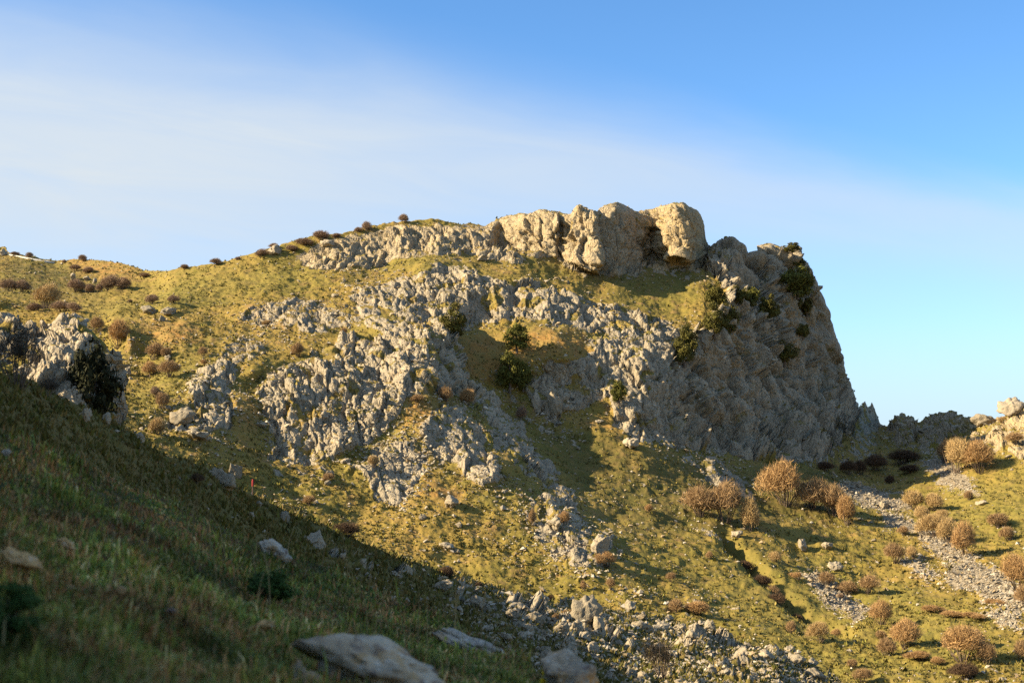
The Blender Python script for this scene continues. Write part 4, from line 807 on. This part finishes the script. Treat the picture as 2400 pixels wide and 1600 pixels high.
def shrub(p, w, h, c, label, group, name='bare_shrub', cat='shrub'):
    e = empty(name, p - Vector((0, 0, .12 * h))); v = int(rng.integers(0, 6)); rz = rng.uniform(0, 6.28)
    for nm, me in zip(('stem', 'twigs'), SHM[c, v]):
        o = obj(nm, me, e); q_ = .88 if c == 'purple' else 1.0; o.scale = (w * 1.10 * q_, w * q_, h * 1.3 * q_); o.rotation_euler = (0, 0, rz)
    return tag(e, label, cat, group)
GS1, GS2, GS3 = 'shrubs on the valley slope', 'shrubs on the left slopes', 'shrubs among the crags'
SHR = [ # x, base y, w, h, colour, label
 (1640, 1212, 90, 78, 'brown', 'leafless shrub, left half of the clump under the leaning grey slab', GS1), (1700, 1222, 100, 98, 'brown', 'leafless shrub, middle of the clump under the leaning grey slab', GS1), (1757, 1240, 58, 84, 'tan', 'narrow pale shrub at the right end of the clump under the leaning slab', GS1),
 (1842, 1182, 104, 102, 'rust', 'tallest rounded rust-brown shrub at the foot of the cliff', GS1), (1905, 1195, 100, 78, 'brown', 'brown shrub right of the tallest rounded one at the cliff foot', GS1), (1952, 1210, 70, 76, 'brown', 'brown shrub behind the last one of the cliff foot row', GS1), (1985, 1228, 64, 72, 'rust', 'right-hand end shrub of the row at the cliff foot', GS1),
 (2245, 1112, 74, 86, 'tan', 'golden shrub, left half of the big one under the boulder ridge', GS1), (2298, 1108, 88, 78, 'rust', 'orange shrub, right half of the big one under the boulder ridge', GS1), (2215, 1090, 50, 52, 'brown', 'dull brown shrub left behind the big golden one under the ridge', GS1),
 (2142, 1192, 56, 46, 'tan', 'shrub left of two at the upper end of the long scree', GS1), (2188, 1192, 52, 46, 'tan', 'shrub right of two at the upper end of the long scree', GS1), (2162, 1220, 46, 36, 'tan', 'small tan shrub below the two at the upper end of the scree', GS1), (2212, 1222, 36, 30, 'tan', 'small shrub above the row beside the scree', GS1),
 (2188, 1262, 66, 60, 'tan', 'upright tan shrub, left in the row beside the scree', GS1), (2222, 1272, 56, 62, 'tan', 'upright tan shrub, middle in the row beside the scree', GS1), (2262, 1305, 74, 84, 'rust', 'rounded rust shrub, right end of the row beside the scree', GS1),
 (2340, 1232, 66, 36, 'brown', 'low brown shrub on the grass near the right edge', GS1), (2362, 1262, 50, 34, 'brown', 'low brown shrub under another near the right edge', GS1), (2270, 1165, 30, 24, 'brown', 'tiny shrub on the grass below the golden one', GS1),
 (2100, 1318, 56, 48, 'brown', 'brown shrub on the left side of the long scree', GS1), (2138, 1308, 34, 30, 'tan', 'small tan shrub on the left edge of the scree', GS1), (2118, 1260, 36, 20, 'brown', 'flat shrub at the scree top', GS1),
 (1938, 1362, 54, 30, 'brown', 'low brown shrub at the head of the short scree', GS1), (1990, 1378, 56, 32, 'brown', 'low brown shrub, middle of the row over the short scree', GS1), (2032, 1382, 50, 44, 'brown', 'rounder brown shrub at the right end over the short scree', GS1), (1870, 1355, 34, 18, 'rust', 'flat rusty shrub left of the short scree', GS1), (1972, 1390, 30, 14, 'purple', 'flat purple shrub in the short scree', GS1),
 (2066, 1462, 62, 58, 'rust', 'round shrub with bare lower stems in the lower right', GS1), (2122, 1512, 88, 68, 'rust', 'wide round shrub in the lower right, middle of three', GS1), (2258, 1556, 116, 82, 'rust', 'largest round shrub near the bottom right corner', GS1), (2312, 1560, 46, 50, 'brown', 'small shrub behind the largest round one', GS1),
 (2076, 1536, 62, 42, 'brown', 'low brown shrub below the wide round one', GS1), (2150, 1552, 70, 22, 'rust', 'flat rusty shrub left of the largest round one', GS1), (2195, 1562, 34, 20, 'rust', 'tiny rusty shrub at the foot of the largest round one', GS1), (2262, 1592, 76, 42, 'dark', 'dark low shrub at the bottom under the largest round one', GS1), (2025, 1592, 44, 34, 'brown', 'small brown shrub on the bottom edge', GS1), (1998, 1560, 32, 22, 'brown', 'tiny brown shrub near the bottom edge', GS1), (2065, 1492, 34, 24, 'brown', 'tiny shrub between two round ones', GS1),
 (2385, 1395, 84, 80, 'rust', 'round shrub cut by the right edge beside the scree', GS1), (2402, 1440, 56, 48, 'brown', 'lower shrub cut by the right edge', GS1), (2395, 1545, 46, 50, 'brown', 'shrub cut by the right edge near the bottom', GS1),
 (2180, 1432, 60, 18, 'rust', 'flat heathy shrub, left of the strip in the lower right', GS1), (2225, 1446, 60, 18, 'rust', 'flat heathy shrub, second in the strip in the lower right', GS1), (2275, 1452, 60, 16, 'rust', 'flat heathy shrub, right in the strip in the lower right', GS1), (2330, 1415, 60, 14, 'rust', 'flat heathy shrub under the long scree', GS1),
 (1922, 1508, 54, 50, 'tan', 'shrub with greenish base left of the round ones in the lower right', GS1), (1855, 1482, 32, 32, 'brown', 'wispy shrub on the grass below the dark gully', GS1), (1962, 1480, 26, 20, 'rust', 'tiny rusty shrub beside the one with greenish base', GS1), (1800, 1440, 0, 0, 'tan', '', GS1),
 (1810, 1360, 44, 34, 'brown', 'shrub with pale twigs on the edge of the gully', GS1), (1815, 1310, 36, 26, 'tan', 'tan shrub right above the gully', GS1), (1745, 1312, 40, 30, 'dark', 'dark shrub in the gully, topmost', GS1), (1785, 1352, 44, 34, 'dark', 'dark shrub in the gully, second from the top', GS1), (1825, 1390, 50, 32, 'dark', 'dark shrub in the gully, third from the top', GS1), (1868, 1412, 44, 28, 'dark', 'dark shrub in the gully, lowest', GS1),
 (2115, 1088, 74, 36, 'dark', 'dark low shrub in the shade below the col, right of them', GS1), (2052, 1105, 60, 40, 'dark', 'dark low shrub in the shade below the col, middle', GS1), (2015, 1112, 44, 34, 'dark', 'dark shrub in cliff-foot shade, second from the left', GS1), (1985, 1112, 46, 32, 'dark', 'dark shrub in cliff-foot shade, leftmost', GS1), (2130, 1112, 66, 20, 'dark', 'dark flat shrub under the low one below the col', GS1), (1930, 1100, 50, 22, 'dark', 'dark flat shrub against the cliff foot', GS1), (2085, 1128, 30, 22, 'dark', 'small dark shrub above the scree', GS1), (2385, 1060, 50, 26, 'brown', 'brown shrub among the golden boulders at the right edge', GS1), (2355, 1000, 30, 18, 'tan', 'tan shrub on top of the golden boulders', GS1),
 (1322, 1232, 32, 36, 'rust', 'small rusty shrub on the lower slabby outcrop', GS3), (1428, 1322, 46, 36, 'rust', 'rusty shrub at the foot of the lower slabby outcrop', GS3), (1248, 1225, 24, 40, 'brown', 'thin shrub left against the lower slabby outcrop', GS3), (1520, 1206, 28, 20, 'rust', 'tiny orange shrub on the shaded slope', GS3), (1432, 1372, 24, 26, 'brown', 'tiny shrub under the lower outcrop, right of two', GS3), (1366, 1372, 18, 24, 'brown', 'tiny shrub under the lower outcrop, left of two', GS3), (1573, 1356, 22, 22, 'brown', 'tiny shrub on the lower shaded grass', GS3), (1662, 1312, 22, 20, 'brown', 'tiny shrub below the smooth grey hump', GS3),
 (1585, 1432, 46, 34, 'brown', 'low brown shrub behind the rim of the hollow, left of two', GS1), (1632, 1442, 80, 34, 'rust', 'long low brown shrub behind the rim of the hollow', GS1),
 (1047, 936, 44, 40, 'brown', 'round shrub, left of the pair above the sunlit rib', GS3), (1094, 950, 48, 42, 'rust', 'round shrub, right of the pair above the sunlit rib', GS3), (977, 936, 30, 20, 'brown', 'low shrub left of the round pair', GS3), (874, 1100, 32, 28, 'tan', 'small tan shrub on the low slabby outcrop', GS3), (768, 1128, 26, 24, 'brown', 'small shrub left of the low slabby outcrop', GS3), (722, 1185, 28, 24, 'brown', 'small shrub beside a pale stone on the golden slope', GS3), (697, 844, 42, 34, 'brown', 'shrub on the grass strip above the big crag', GS3), (806, 795, 24, 22, 'brown', 'small shrub at the upper edge of the big crag', GS3), (1220, 985, 40, 40, 'purple', 'shaded shrub in the gully right of the rock rib', GS3), (625, 760, 26, 14, 'tan', 'tiny shrub by the upper broken rocks', GS3),
 (272, 808, 72, 66, 'rust', 'pinkish round shrub in the gully behind the pale crag', GS2), (225, 775, 40, 38, 'brown', 'brown shrub left of the pinkish round one', GS2), (107, 722, 70, 62, 'tan', 'tall pale shrub behind the pale crag', GS2), (142, 736, 60, 32, 'purple', 'grey low shrub right under the tall pale one', GS2), (175, 738, 40, 26, 'purple', 'grey low shrub at the right end behind the crag', GS2), (80, 738, 50, 24, 'purple', 'grey low shrub left under the tall pale one', GS2),
 (22, 682, 50, 38, 'purple', 'purplish shrub on the far left hill, leftmost', GS2), (52, 684, 46, 34, 'purple', 'purplish shrub on the far left hill, second', GS2), (178, 684, 56, 34, 'purple', 'purplish shrub below the far boulders', GS2), (212, 684, 34, 26, 'purple', 'small purplish shrub below the far boulders', GS2), (255, 680, 60, 42, 'purple', 'large purplish shrub near the saddle, left', GS2), (288, 676, 50, 34, 'purple', 'large purplish shrub near the saddle, right', GS2), (235, 684, 26, 22, 'purple', 'small shrub beside the large purplish ones', GS2), (340, 652, 40, 14, 'purple', 'flat shrub on the saddle', GS2), (175, 632, 36, 18, 'purple', 'flat brown shrub under the skyline on the far left hill', GS2), (205, 640, 40, 20, 'purple', 'brown shrub on the far left hill right under the skyline', GS2),
 (356, 715, 38, 28, 'purple', 'shrub on the green saddle slope, left of two', GS2), (405, 714, 32, 24, 'purple', 'shrub on the green saddle slope, right of two', GS2), (304, 695, 18, 10, 'purple', 'tiny shrub on the green saddle slope', GS2),
 (362, 846, 54, 42, 'brown', 'brown shrub topmost of three at the edge of the shaded gully', GS2), (352, 880, 50, 36, 'rust', 'brown shrub, left of the lower two at the edge of the gully', GS2), (398, 888, 66, 38, 'brown', 'wide brown shrub, right of the lower two at the edge of the gully', GS2), (390, 842, 34, 26, 'brown', 'small shrub right of the topmost one by the gully', GS2), (475, 842, 24, 24, 'brown', 'small shrub above the steep grey outcrop', GS2), (478, 860, 20, 14, 'rust', 'tiny rusty shrub above the steep grey outcrop', GS2), (366, 1025, 50, 42, 'tan', 'tan shrub at the bottom of the shaded gully', GS2), (380, 965, 44, 40, 'brown', 'brown shrub left of the rounded boulder', GS2), (368, 938, 30, 30, 'purple', 'thin shrub above the brown one by the boulder', GS2),
 (68, 602, 20, 18, 'purple', 'small tree-like shrub on the skyline by the pale road', GS2), (33, 598, 24, 12, 'purple', 'low shrub on the skyline left of the road', GS2), (194, 612, 26, 18, 'purple', 'bushy shrub on the skyline of the far left hill', GS2), (149, 614, 14, 10, 'purple', 'tiny shrub on the skyline of the far left hill', GS2),
 (432, 630, 30, 14, 'purple', 'flat shrub on the skyline right of the saddle', GS2), (506, 620, 32, 20, 'purple', 'shrub on the skyline above the green slope', GS2), (610, 600, 40, 22, 'purple', 'shrub beside the pale skyline boulder', GS2), (642, 580, 26, 14, 'purple', 'small shrub over the skyline boulder', GS2), (556, 610, 20, 10, 'purple', 'tiny shrub on the left skyline', GS2), (752, 560, 52, 28, 'purple', 'largest shrub on the skyline left of the bluff', GS2), (715, 570, 56, 20, 'purple', 'low shrub left of the largest skyline one', GS2), (685, 580, 40, 18, 'purple', 'low shrub farther left on the skyline', GS2), (790, 553, 30, 12, 'purple', 'flat shrub right of the largest skyline one', GS2), (860, 538, 32, 28, 'purple', 'double shrub on the skyline, right half', GS2), (838, 542, 24, 16, 'purple', 'double shrub on the skyline, left half', GS2), (947, 524, 30, 28, 'purple', 'lone bare little tree on the skyline', GS2)]
for x, y, w, h, c, lb, g in SHR:
    if w: p, n = on_A(x, y); k = pxm(p); shrub(p, w * k, h * k, c, lb, g)
for x, y, w, h, c, lb in ((1552, 1592, 96, 100, 'black', 'thin dark bare bush in front of the stony bank'), (812, 1258, 84, 34, 'dark', 'dark spiny cushion on the edge of the near slope, upper'), (1046, 1352, 46, 30, 'dark', 'dark spiny cushion on the edge of the near slope, lower'), (462, 1128, 36, 24, 'dark', 'dark cushion behind the big shaded boulder'), (1330, 1450, 40, 22, 'brown', 'brown tuft of twigs on top of the hollow boulders'), (1300, 1462, 24, 20, 'brown', 'brown tuft of twigs between the hollow boulders'), (40, 905, 150, 165, 'black', 'thin dark bare tree at the left edge'), (110, 935, 70, 60, 'black', 'thin dark bush right of the bare tree at the left edge'), (1120, 1380, 20, 16, 'dark', 'small dark plant on the rim of the near slope'), (1290, 1400, 24, 20, 'dark', 'small dark plant on the rim of the hollow')):
    p, n = on_S(GB, x, y); k = pxm(p); shrub(p, w * k, h * k, c, lb, 'plants on the near slope', 'bare_shrub' if c != 'dark' else 'cushion_shrub')

# ---- evergreens
def crown(seed, ncl=34, nl=120, leaf=.040):
    r = np.random.default_rng(seed); C = r.normal(size=(ncl, 3)); C /= np.linalg.norm(C, axis=1)[:, None]; rad = r.uniform(.45, 1.0, ncl)
    C = C * rad[:, None] * np.array([.40, .40, .40]) + np.array([0, 0, .54]); cr = r.uniform(.09, .17, ncl)
    q = np.repeat(C, nl, 0); s_ = r.normal(size=(ncl * nl, 3)); s_ /= np.linalg.norm(s_, axis=1)[:, None]
    q = q + s_ * (np.repeat(cr, nl) * r.uniform(.55, 1.08, ncl * nl))[:, None] * np.array([1.1, 1.1, .85]); n = len(q); q[:, 2] = np.maximum(q[:, 2], .06)
    nr = s_ + r.normal(size=(n, 3)) * .5; u = np.cross(nr, r.normal(size=(n, 3))); u /= np.linalg.norm(u, axis=1)[:, None]; v = np.cross(nr, u); v /= np.linalg.norm(v, axis=1)[:, None]
    l_ = leaf * r.uniform(.5, 1.1, (n, 1)); W = np.stack([q - u * l_, q + v * l_ * .5, q + u * l_, q - v * l_ * .5], 1).reshape(-1, 3)
    tint = np.repeat(np.repeat(r.uniform(.75, 1.3, ncl), nl) * r.uniform(.8, 1.2, n), 4)[:, None]
    tv, tf = [], []
    def limb(a, b, w0, w1):
        base = len(tv)
        for q_, w_ in ((a, w0), (b, w1)):
            for c_ in range(5): tv.append(q_ + w_ * np.array([math.cos(c_ * 1.257), math.sin(c_ * 1.257), 0]))
        for c_ in range(5): tf.append((base + c_, base + (c_ + 1) % 5, base + 5 + (c_ + 1) % 5, base + 5 + c_))
    top = np.array([.02, .01, .30]); limb(np.zeros(3), top, .05, .032); limb(top, np.array([0, .02, .7]), .032, .01)
    for k in range(7): limb(top * r.uniform(.5, 1.2), C[k * 4], .018, .005)
    return mesh_np('trunk', np.array(tv), np.array(tf), M_BARK), W, np.arange(n * 4).reshape(-1, 4), np.repeat(tint, 3, 1)
EVC = dict(oak=(.095, .092, .018), pine=(.085, .076, .016), black=(.022, .023, .008), green=(.045, .085, .018))  # black: shade of the off-frame hill painted into the crag trees' foliage
EV = {}
for ci, (cn, cc) in enumerate(EVC.items()):
    mt = twig_mats('leaves_' + cn, cc)
    for v in range(3):
        tr, W, Fc, tn = crown(300 + v + 7 * ci); EV[cn, v] = (tr, mesh_np('crown', W, Fc, mt, False, {'col': tn}))
def evergreen(p, w, h, c, label, group='evergreen trees on the mountain', name='evergreen_tree', cat='tree', v=None):
    e = empty(name, p - Vector((0, 0, .08 * h)) + (Vector((0, -.22 * w, 0)) if cat == 'tree' else Vector())); v = int(rng.integers(0, 3)) if v is None else v; rz = rng.uniform(0, 6.28)
    for nm, me in zip(('trunk', 'crown'), EV[c, v]):
        o = obj(nm, me, e); o.scale = (w * 1.25, w * 1.15, h * 1.25); o.rotation_euler = (0, 0, rz)
    return tag(e, label, cat, group)
for x, y, w, h, c, lb in ((1070, 792, 62, 72, 'pine', 'olive evergreen against the fluted rock band at its left end'), (1213, 818, 62, 60, 'oak', 'round evergreen standing alone in the grassy hollow'), (1196, 912, 62, 84, 'oak', 'bushy evergreen on the lip below the hollow, left half'), (1228, 912, 44, 62, 'oak', 'bushy evergreen on the lip below the hollow, right half'),
 (1662, 752, 54, 62, 'pine', 'evergreen at the upper left of the cluster on the cliff shoulder'), (1655, 800, 60, 66, 'pine', 'evergreen at the lower left of the cluster on the cliff shoulder'), (1702, 798, 66, 80, 'pine', 'evergreen at the right of the cluster on the cliff shoulder'), (1600, 858, 54, 78, 'pine', 'evergreen in the cleft beside the lit buttress'), (1595, 830, 36, 50, 'pine', 'small evergreen above the one in the cleft'),
 (1752, 732, 50, 58, 'oak', 'olive evergreen on the cliff below the jagged crest'), (1778, 772, 50, 62, 'pine', 'dark evergreen under the olive one on the cliff'), (1715, 728, 36, 40, 'pine', 'small evergreen left of the olive one on the cliff'), (1840, 712, 80, 66, 'oak', 'largest olive evergreen on the right cliff'), (1866, 728, 48, 56, 'pine', 'dark evergreen right of the largest on the right cliff'), (1888, 742, 30, 42, 'pine', 'dark evergreen on the very edge of the right cliff'),
 (1822, 618, 36, 26, 'pine', 'dark evergreen on the skyline of the right cliff, upper left'), (1848, 645, 36, 34, 'pine', 'dark evergreen just under the skyline of the right cliff'), (1872, 690, 28, 44, 'pine', 'dark evergreen down the right edge of the cliff'), (1824, 862, 60, 52, 'pine', 'dark evergreen low on the right cliff'), (1834, 815, 34, 34, 'pine', 'small dark evergreen above the low one on the right cliff'), (1448, 950, 36, 48, 'oak', 'small green bush in the crease of the lit buttress')):
    p, n = on_A(x, y); k = pxm(p); evergreen(p, w * k, h * k, c, lb)
p, n = on_S(GL, 205, 985); k = pxm(p); evergreen(p, 118 * k, 182 * k, 'black', 'evergreen tree, shade painted into its foliage, in front of the pale crag', None)
p, n = on_S(GL, 235, 985); evergreen(p, 76 * k, 130 * k, 'black', 'lower evergreen, shade painted into its foliage, right against the bigger one by the crag', None)

# ---- pale road, marker post
m = NT('pale_road'); m.color(m.mix(m.noise(2), (.50, .46, .38), (.60, .56, .47))); M_ROAD = m.m
def road():
    up = [(14, 590), (40, 595), (75, 601), (105, 606), (130, 611)]; lo = [(14, 594), (40, 600), (75, 608), (105, 613), (130, 614)]
    V, Fc = [], []
    for (a, b) in zip(up, lo):
        P1, _ = on_A(a[0], a[1] + 4); P2, _ = on_A(*b); P2 = P2 + Vector((0, 0, .12)); P1 = P1 + Vector((0, 1.5, .35))
        for q in (P2 - Vector((0, 0, .8)), P2, P1, P1 - Vector((0, 0, .8))): V.append(q[:])
    for k_ in range(len(up) - 1):
        for c_ in range(4): Fc.append((k_ * 4 + c_, k_ * 4 + (c_ + 1) % 4, k_ * 4 + 4 + (c_ + 1) % 4, k_ * 4 + 4 + c_))
    tag(obj('road', mesh_np('road', np.array(V), np.array(Fc), M_ROAD, False)), 'pale road on the left skyline', kind='structure')
road()
def rod(V, Fc, a, b, w0, w1, n=8):
    base = len(V)
    for q, w in ((a, w0), (b, w1)):
        for c_ in range(n): V.append((q[0] + w * math.cos(c_ * 2 * math.pi / n), q[1] + w * math.sin(c_ * 2 * math.pi / n), q[2]))
    for c_ in range(n): Fc.append((base + c_, base + (c_ + 1) % n, base + n + (c_ + 1) % n, base + n + c_))
    Fc.append((base + n, base + n + 2, base + n + 4, base + n + 6)) if n == 8 else None
def simple(name, col, rough=.7):
    m = NT(name); m.color(m.mix(m.noise(30), tuple(c_ * .8 for c_ in col), col)); m.b.inputs['Roughness'].default_value = rough; return m.m
def post():
    p, n = on_S(GB, 594, 1165); k = pxm(p); e = empty('marker_post', p)
    V, Fc = [], []; rod(V, Fc, (0, 0, -.1), (0, 0, 38 * k), 1.6 * k, 1.4 * k); obj('pole', mesh_np('pole', np.array(V), np.array(Fc), simple('post_wood', (.10, .06, .045))), e)
    V, Fc = [], []; rod(V, Fc, (0, 0, 34 * k), (0, 0, 50 * k), 2.6 * k, 2.2 * k); obj('red_top', mesh_np('red_top', np.array(V), np.array(Fc), simple('post_red', (.30, .03, .03))), e)
    tag(e, 'thin post with a red top on the edge of the near slope', 'post')
post()

# ------------------------------------------------------------------ foreground bank: grass, stones, flowers
M_GRASS = attr_mat('foreground_grass', .7).m
def blades():
    n = 105000; px = rng.uniform(-120, 1330, n); t_ = rng.random(n) ** .9
    j = np.clip(np.searchsorted(GC['xs'], px), 0, GC['nx'] - 1); y0 = GC['s'][j]; y1 = 1700.0
    py = y0 + (y1 - y0) * t_; ok = (py < 1690) & (y0 < 1690); j, py = j[ok], py[ok]
    i = np.clip(((py - GC['s'][j]) / (GC['b'][j] - GC['s'][j]) * (GC['ny'] - 1)).astype(int), 0, GC['ny'] - 2) + 12
    fr = rng.random((len(i), 1)); fc = rng.random((len(i), 1)); jj_ = np.minimum(j + GC['pad'], GC['p'].shape[1] - 2)
    p = GC['p'][i, jj_] * (1 - fr) * (1 - fc) + GC['p'][i + 1, jj_] * fr * (1 - fc) + GC['p'][i, jj_ + 1] * (1 - fr) * fc + GC['p'][i + 1, jj_ + 1] * fr * fc
    n = len(p); patch = fbm(p * 1.5, 3, 201); p2 = fbm(p * 4, 3, 202); hgt = np.clip(.55 + 1.3 * fbm(p * 2.2, 3, 203), .25, 1.5)
    L = np.exp(rng.normal(-2.6, .4, n)) * hgt; L = np.clip(L, .02, .30)
    a = rng.normal(.4, 1.4, n); bend = rng.uniform(.2, 1.1, n); d = np.stack([np.cos(a), np.sin(a), np.zeros(n)], 1); w = (rng.uniform(.003, .0065, n) * np.clip(p[:, 1] / 7, .8, 1.8))[:, None]
    sd = np.stack([-d[:, 1], d[:, 0], np.zeros(n)], 1) * w; up_ = np.array([0, 0, 1.0]); Lc = L[:, None]
    mid = p + d * Lc * .25 * bend[:, None] + up_ * Lc * .6; tip = p + d * Lc * .9 * bend[:, None] + up_ * Lc * (1 - .25 * bend[:, None])
    V = np.stack([p - sd, p + sd, mid + sd * .7, mid - sd * .7, tip], 1).reshape(-1, 3); o5 = (np.arange(n) * 5)[:, None]
    T = np.concatenate([o5 + np.array([0, 1, 2]), o5 + np.array([0, 2, 3]), o5 + np.array([3, 2, 4])], 0)
    G_ = np.array([(.17, .18, .025), (.13, .155, .025), (.24, .21, .035), (.10, .145, .035)]); Br = np.array([(.34, .15, .05), (.25, .13, .045), (.40, .22, .075)]); St = np.array([(.50, .37, .15), (.40, .30, .12)])
    c_ = G_[rng.integers(0, 4, n)]; s_ = rng.random(n); isb = (s_ < np.clip(.22 + 1.3 * patch, .04, .85)); c_[isb] = Br[rng.integers(0, 3, isb.sum())]; iss = rng.random(n) < np.clip(.07 + .15 * p2, .02, .2); c_[iss] = St[rng.integers(0, 2, iss.sum())]
    c_ = c_ * 1.08 * rng.uniform(.7, 1.3, (n, 1)) * np.clip(.95 + 1.3 * fbm(p * 1.1, 3, 207), .4, 1.7)[:, None]
    o = obj('foreground_grass', mesh_np('foreground_grass', V, T, M_GRASS, False, {'col': np.repeat(c_, 5, 0)})); tag(o, 'dark green and rusty grass covering the foreground bank', None, None, 'stuff')
blades()
def stalks():
    V, T, Cc = [], [], []; xsn = rng.uniform(-40, 1200, 120)
    for x in xsn:
        j = int(np.searchsorted(GC['xs'], x)); y = GC['s'][j] + abs(rng.normal(0, 130)) + 2
        if y > 1620: continue
        p, n = on_S(GC, x, y); L = rng.uniform(.15, .55); a = rng.normal(.2, .5); b = rng.normal(0, .35); q = np.array(p); w = .0028 * max(1, q[1] / 8); cc = np.array((.27, .20, .085)) * rng.uniform(.5, 1.1)
        pts = [q, q + np.array([a * .2 * L, b * .2 * L, .55 * L]), q + np.array([a * .65 * L, b * .6 * L, .95 * L])]; s_ = np.array([w, w * .3, 0]); base = len(V)
        for k_, pt in enumerate(pts): V += [pt - s_ * (1 - .3 * k_), pt + s_ * (1 - .3 * k_)]; Cc += [cc, cc]
        T += [(base, base + 1, base + 3, base + 2), (base + 2, base + 3, base + 5, base + 4)]
    o = obj('dry_stalks', mesh_np('dry_stalks', np.array(V), np.array(T), M_GRASS, False, {'col': np.array(Cc)})); tag(o, 'dry straw stalks rising from the foreground grass', None, None, 'stuff')
stalks()
def frock(name, base):
    m = NT(name); n1 = m.noise(9, 6, .6); n2 = m.noise(3.2, 4, .6); n3 = m.noise(26, 4, .6)
    c = m.mix(m.ramp(n2, .40, .60), base, tuple(v * .62 for v in base)); c = m.mix(m.math('MULTIPLY', m.ramp(n1, .52, .66), .8), c, (.13, .10, .095)); c = m.mix(m.math('MULTIPLY', m.ramp(m.noise(6, 5), .56, .66), .7), c, (.40, .25, .10)); c = m.mix(m.math('MULTIPLY', m.ramp(n3, .55, .7), .6), c, (.55, .52, .45))
    m.color(c); m.bump(m.math('ADD', n1, m.math('MULTIPLY', n3, .4)), .8, .03); return m.m
M_FG = frock('lichened_rock', (.46, .37, .25)); M_FT = frock('tan_stone', (.52, .32, .13)); M_FS = frock('pale_slab', (.46, .40, .31))
def fg_rock(x, y, w, h, mat, label, var, rot=(0, 0, 0), dep=.7, sink=None, g=GC):
    p, n = on_S(g, x, y); k = pxm(p)
    if sink is None: sink = -.55 + (.0 if w > 40 else -.3); w, h = w * 1.15, h * 1.1
    me = BM[var].copy(); me.materials.clear(); me.materials.append(mat); o = obj('rock', me)
    o.scale = (w * k / 2, w * k * dep / 2, h * k / 2); o.rotation_euler = rot; o.location = p + Vector((0, 0, h * k * (.5 - sink))); return tag(o, label, 'rock', 'rocks in the foreground')
fg_rock(868, 1622, 380, 165, M_FG, 'large lichened grey rock at the bottom of the frame', 1, (.1, .26, .1), .6, .15); fg_rock(722, 1610, 75, 62, M_FT, 'tan block tucked against the large lichened rock', 3, (0, .2, .4), .8, .2); fg_rock(700, 1630, 34, 90, M_FG, 'thin grey splinter left of the tan block', 4, (0, -.3, 0), .7, .2)
fg_rock(1332, 1625, 160, 150, M_FG, 'pale blocky rock at the bottom edge behind yellow flowers', 2, (.1, .15, .3), .8, .1); fg_rock(1120, 1518, 240, 46, M_FS, 'long low pale rock half buried at the end of the bank', 5, (0, .40, .1), .5, .35); fg_rock(632, 1312, 84, 48, M_FS, 'flat pale slab on the edge of the bank', 6, (.5, .55, .2), .5, .25)
fg_rock(152, 1300, 44, 24, M_FT, 'small tan stone in the grass at the left', 7, (0, .5, .2), .7); fg_rock(38, 1375, 76, 40, M_FT, 'larger tan stone in the grass at the left edge', 8, (0, .45, .2), .7); fg_rock(278, 1420, 26, 20, M_FT, 'tiny pale stone in the grass', 0, (0, 0, .3), .7); fg_rock(395, 1468, 30, 18, M_FT, 'half buried stone in the middle of the grass', 1, (0, 0, .5), .7); fg_rock(618, 1500, 54, 26, M_FT, 'orange tan stone left of the large lichened rock', 2, (0, -.3, .1), .7); fg_rock(1125, 1528, 20, 16, M_FS, 'tiny white stone on the end of the bank', 3, (0, 0, 0), .8); fg_rock(8, 1096, 20, 16, M_FS, 'small pale stone high on the bank at the left edge', 4, (0, 0, 0), .8); fg_rock(160, 1400, 18, 10, M_FT, 'tiny orange stone left of the pale one', 5, (0, 0, 0), .8)
p, n = on_S(GC, 622, 1425); k = pxm(p); evergreen(p, 120 * k, 76 * k, 'green', 'dark green cushion plant in the foreground grass', 'foreground cushions', 'cushion_plant', 'plant')
p, n = on_S(GC, 10, 1520); k = pxm(p); evergreen(p, 150 * k, 120 * k, 'green', 'dark green cushion plant at the left edge', 'foreground cushions', 'cushion_plant', 'plant')
def flower(x, y, r, lb):
    p, n = on_S(GC, x, 1640); d = p.y - .25; ax, az = ray(x, y); top = Vector((float(ax) * d, d, float(az) * d)); base = Vector((top.x + .02, d + .05, p.z - .05)); e = empty('yellow_flower', base)
    V, Fc = [], []; rod(V, Fc, (0, 0, 0), tuple(top - base), .003, .002, 6); obj('stem', mesh_np('stem', np.array(V), np.array(Fc), simple('flower_stem', (.06, .10, .02))), e)
    k = d / F; c0 = np.array(top - base); V, Fc = [], []
    for q in range(60):
        a = rng.normal(size=3); a[2] = abs(a[2]); a /= np.linalg.norm(a); u = np.cross(a, rng.normal(size=3)); u /= np.linalg.norm(u); v = np.cross(a, u); c1 = c0 + a * r * k * .8; l_ = r * k * .5; b_ = len(V)
        V += [c1 - u * l_, c1 - v * l_ * .6, c1 + u * l_, c1 + v * l_ * .6]; Fc.append((b_, b_ + 1, b_ + 2, b_ + 3))
    obj('flower_head', mesh_np('flower_head', np.array(V), np.array(Fc), simple('yellow_petals', (.62, .46, .01)), False), e); tag(e, lb, 'flower', 'yellow flowers at the bottom edge')
flower(1277, 1577, 9, 'yellow flower, upper left of three at the bottom edge'); flower(1271, 1597, 9, 'yellow flower, lower left of three at the bottom edge'); flower(1314, 1592, 10, 'yellow flower, right of three at the bottom edge')
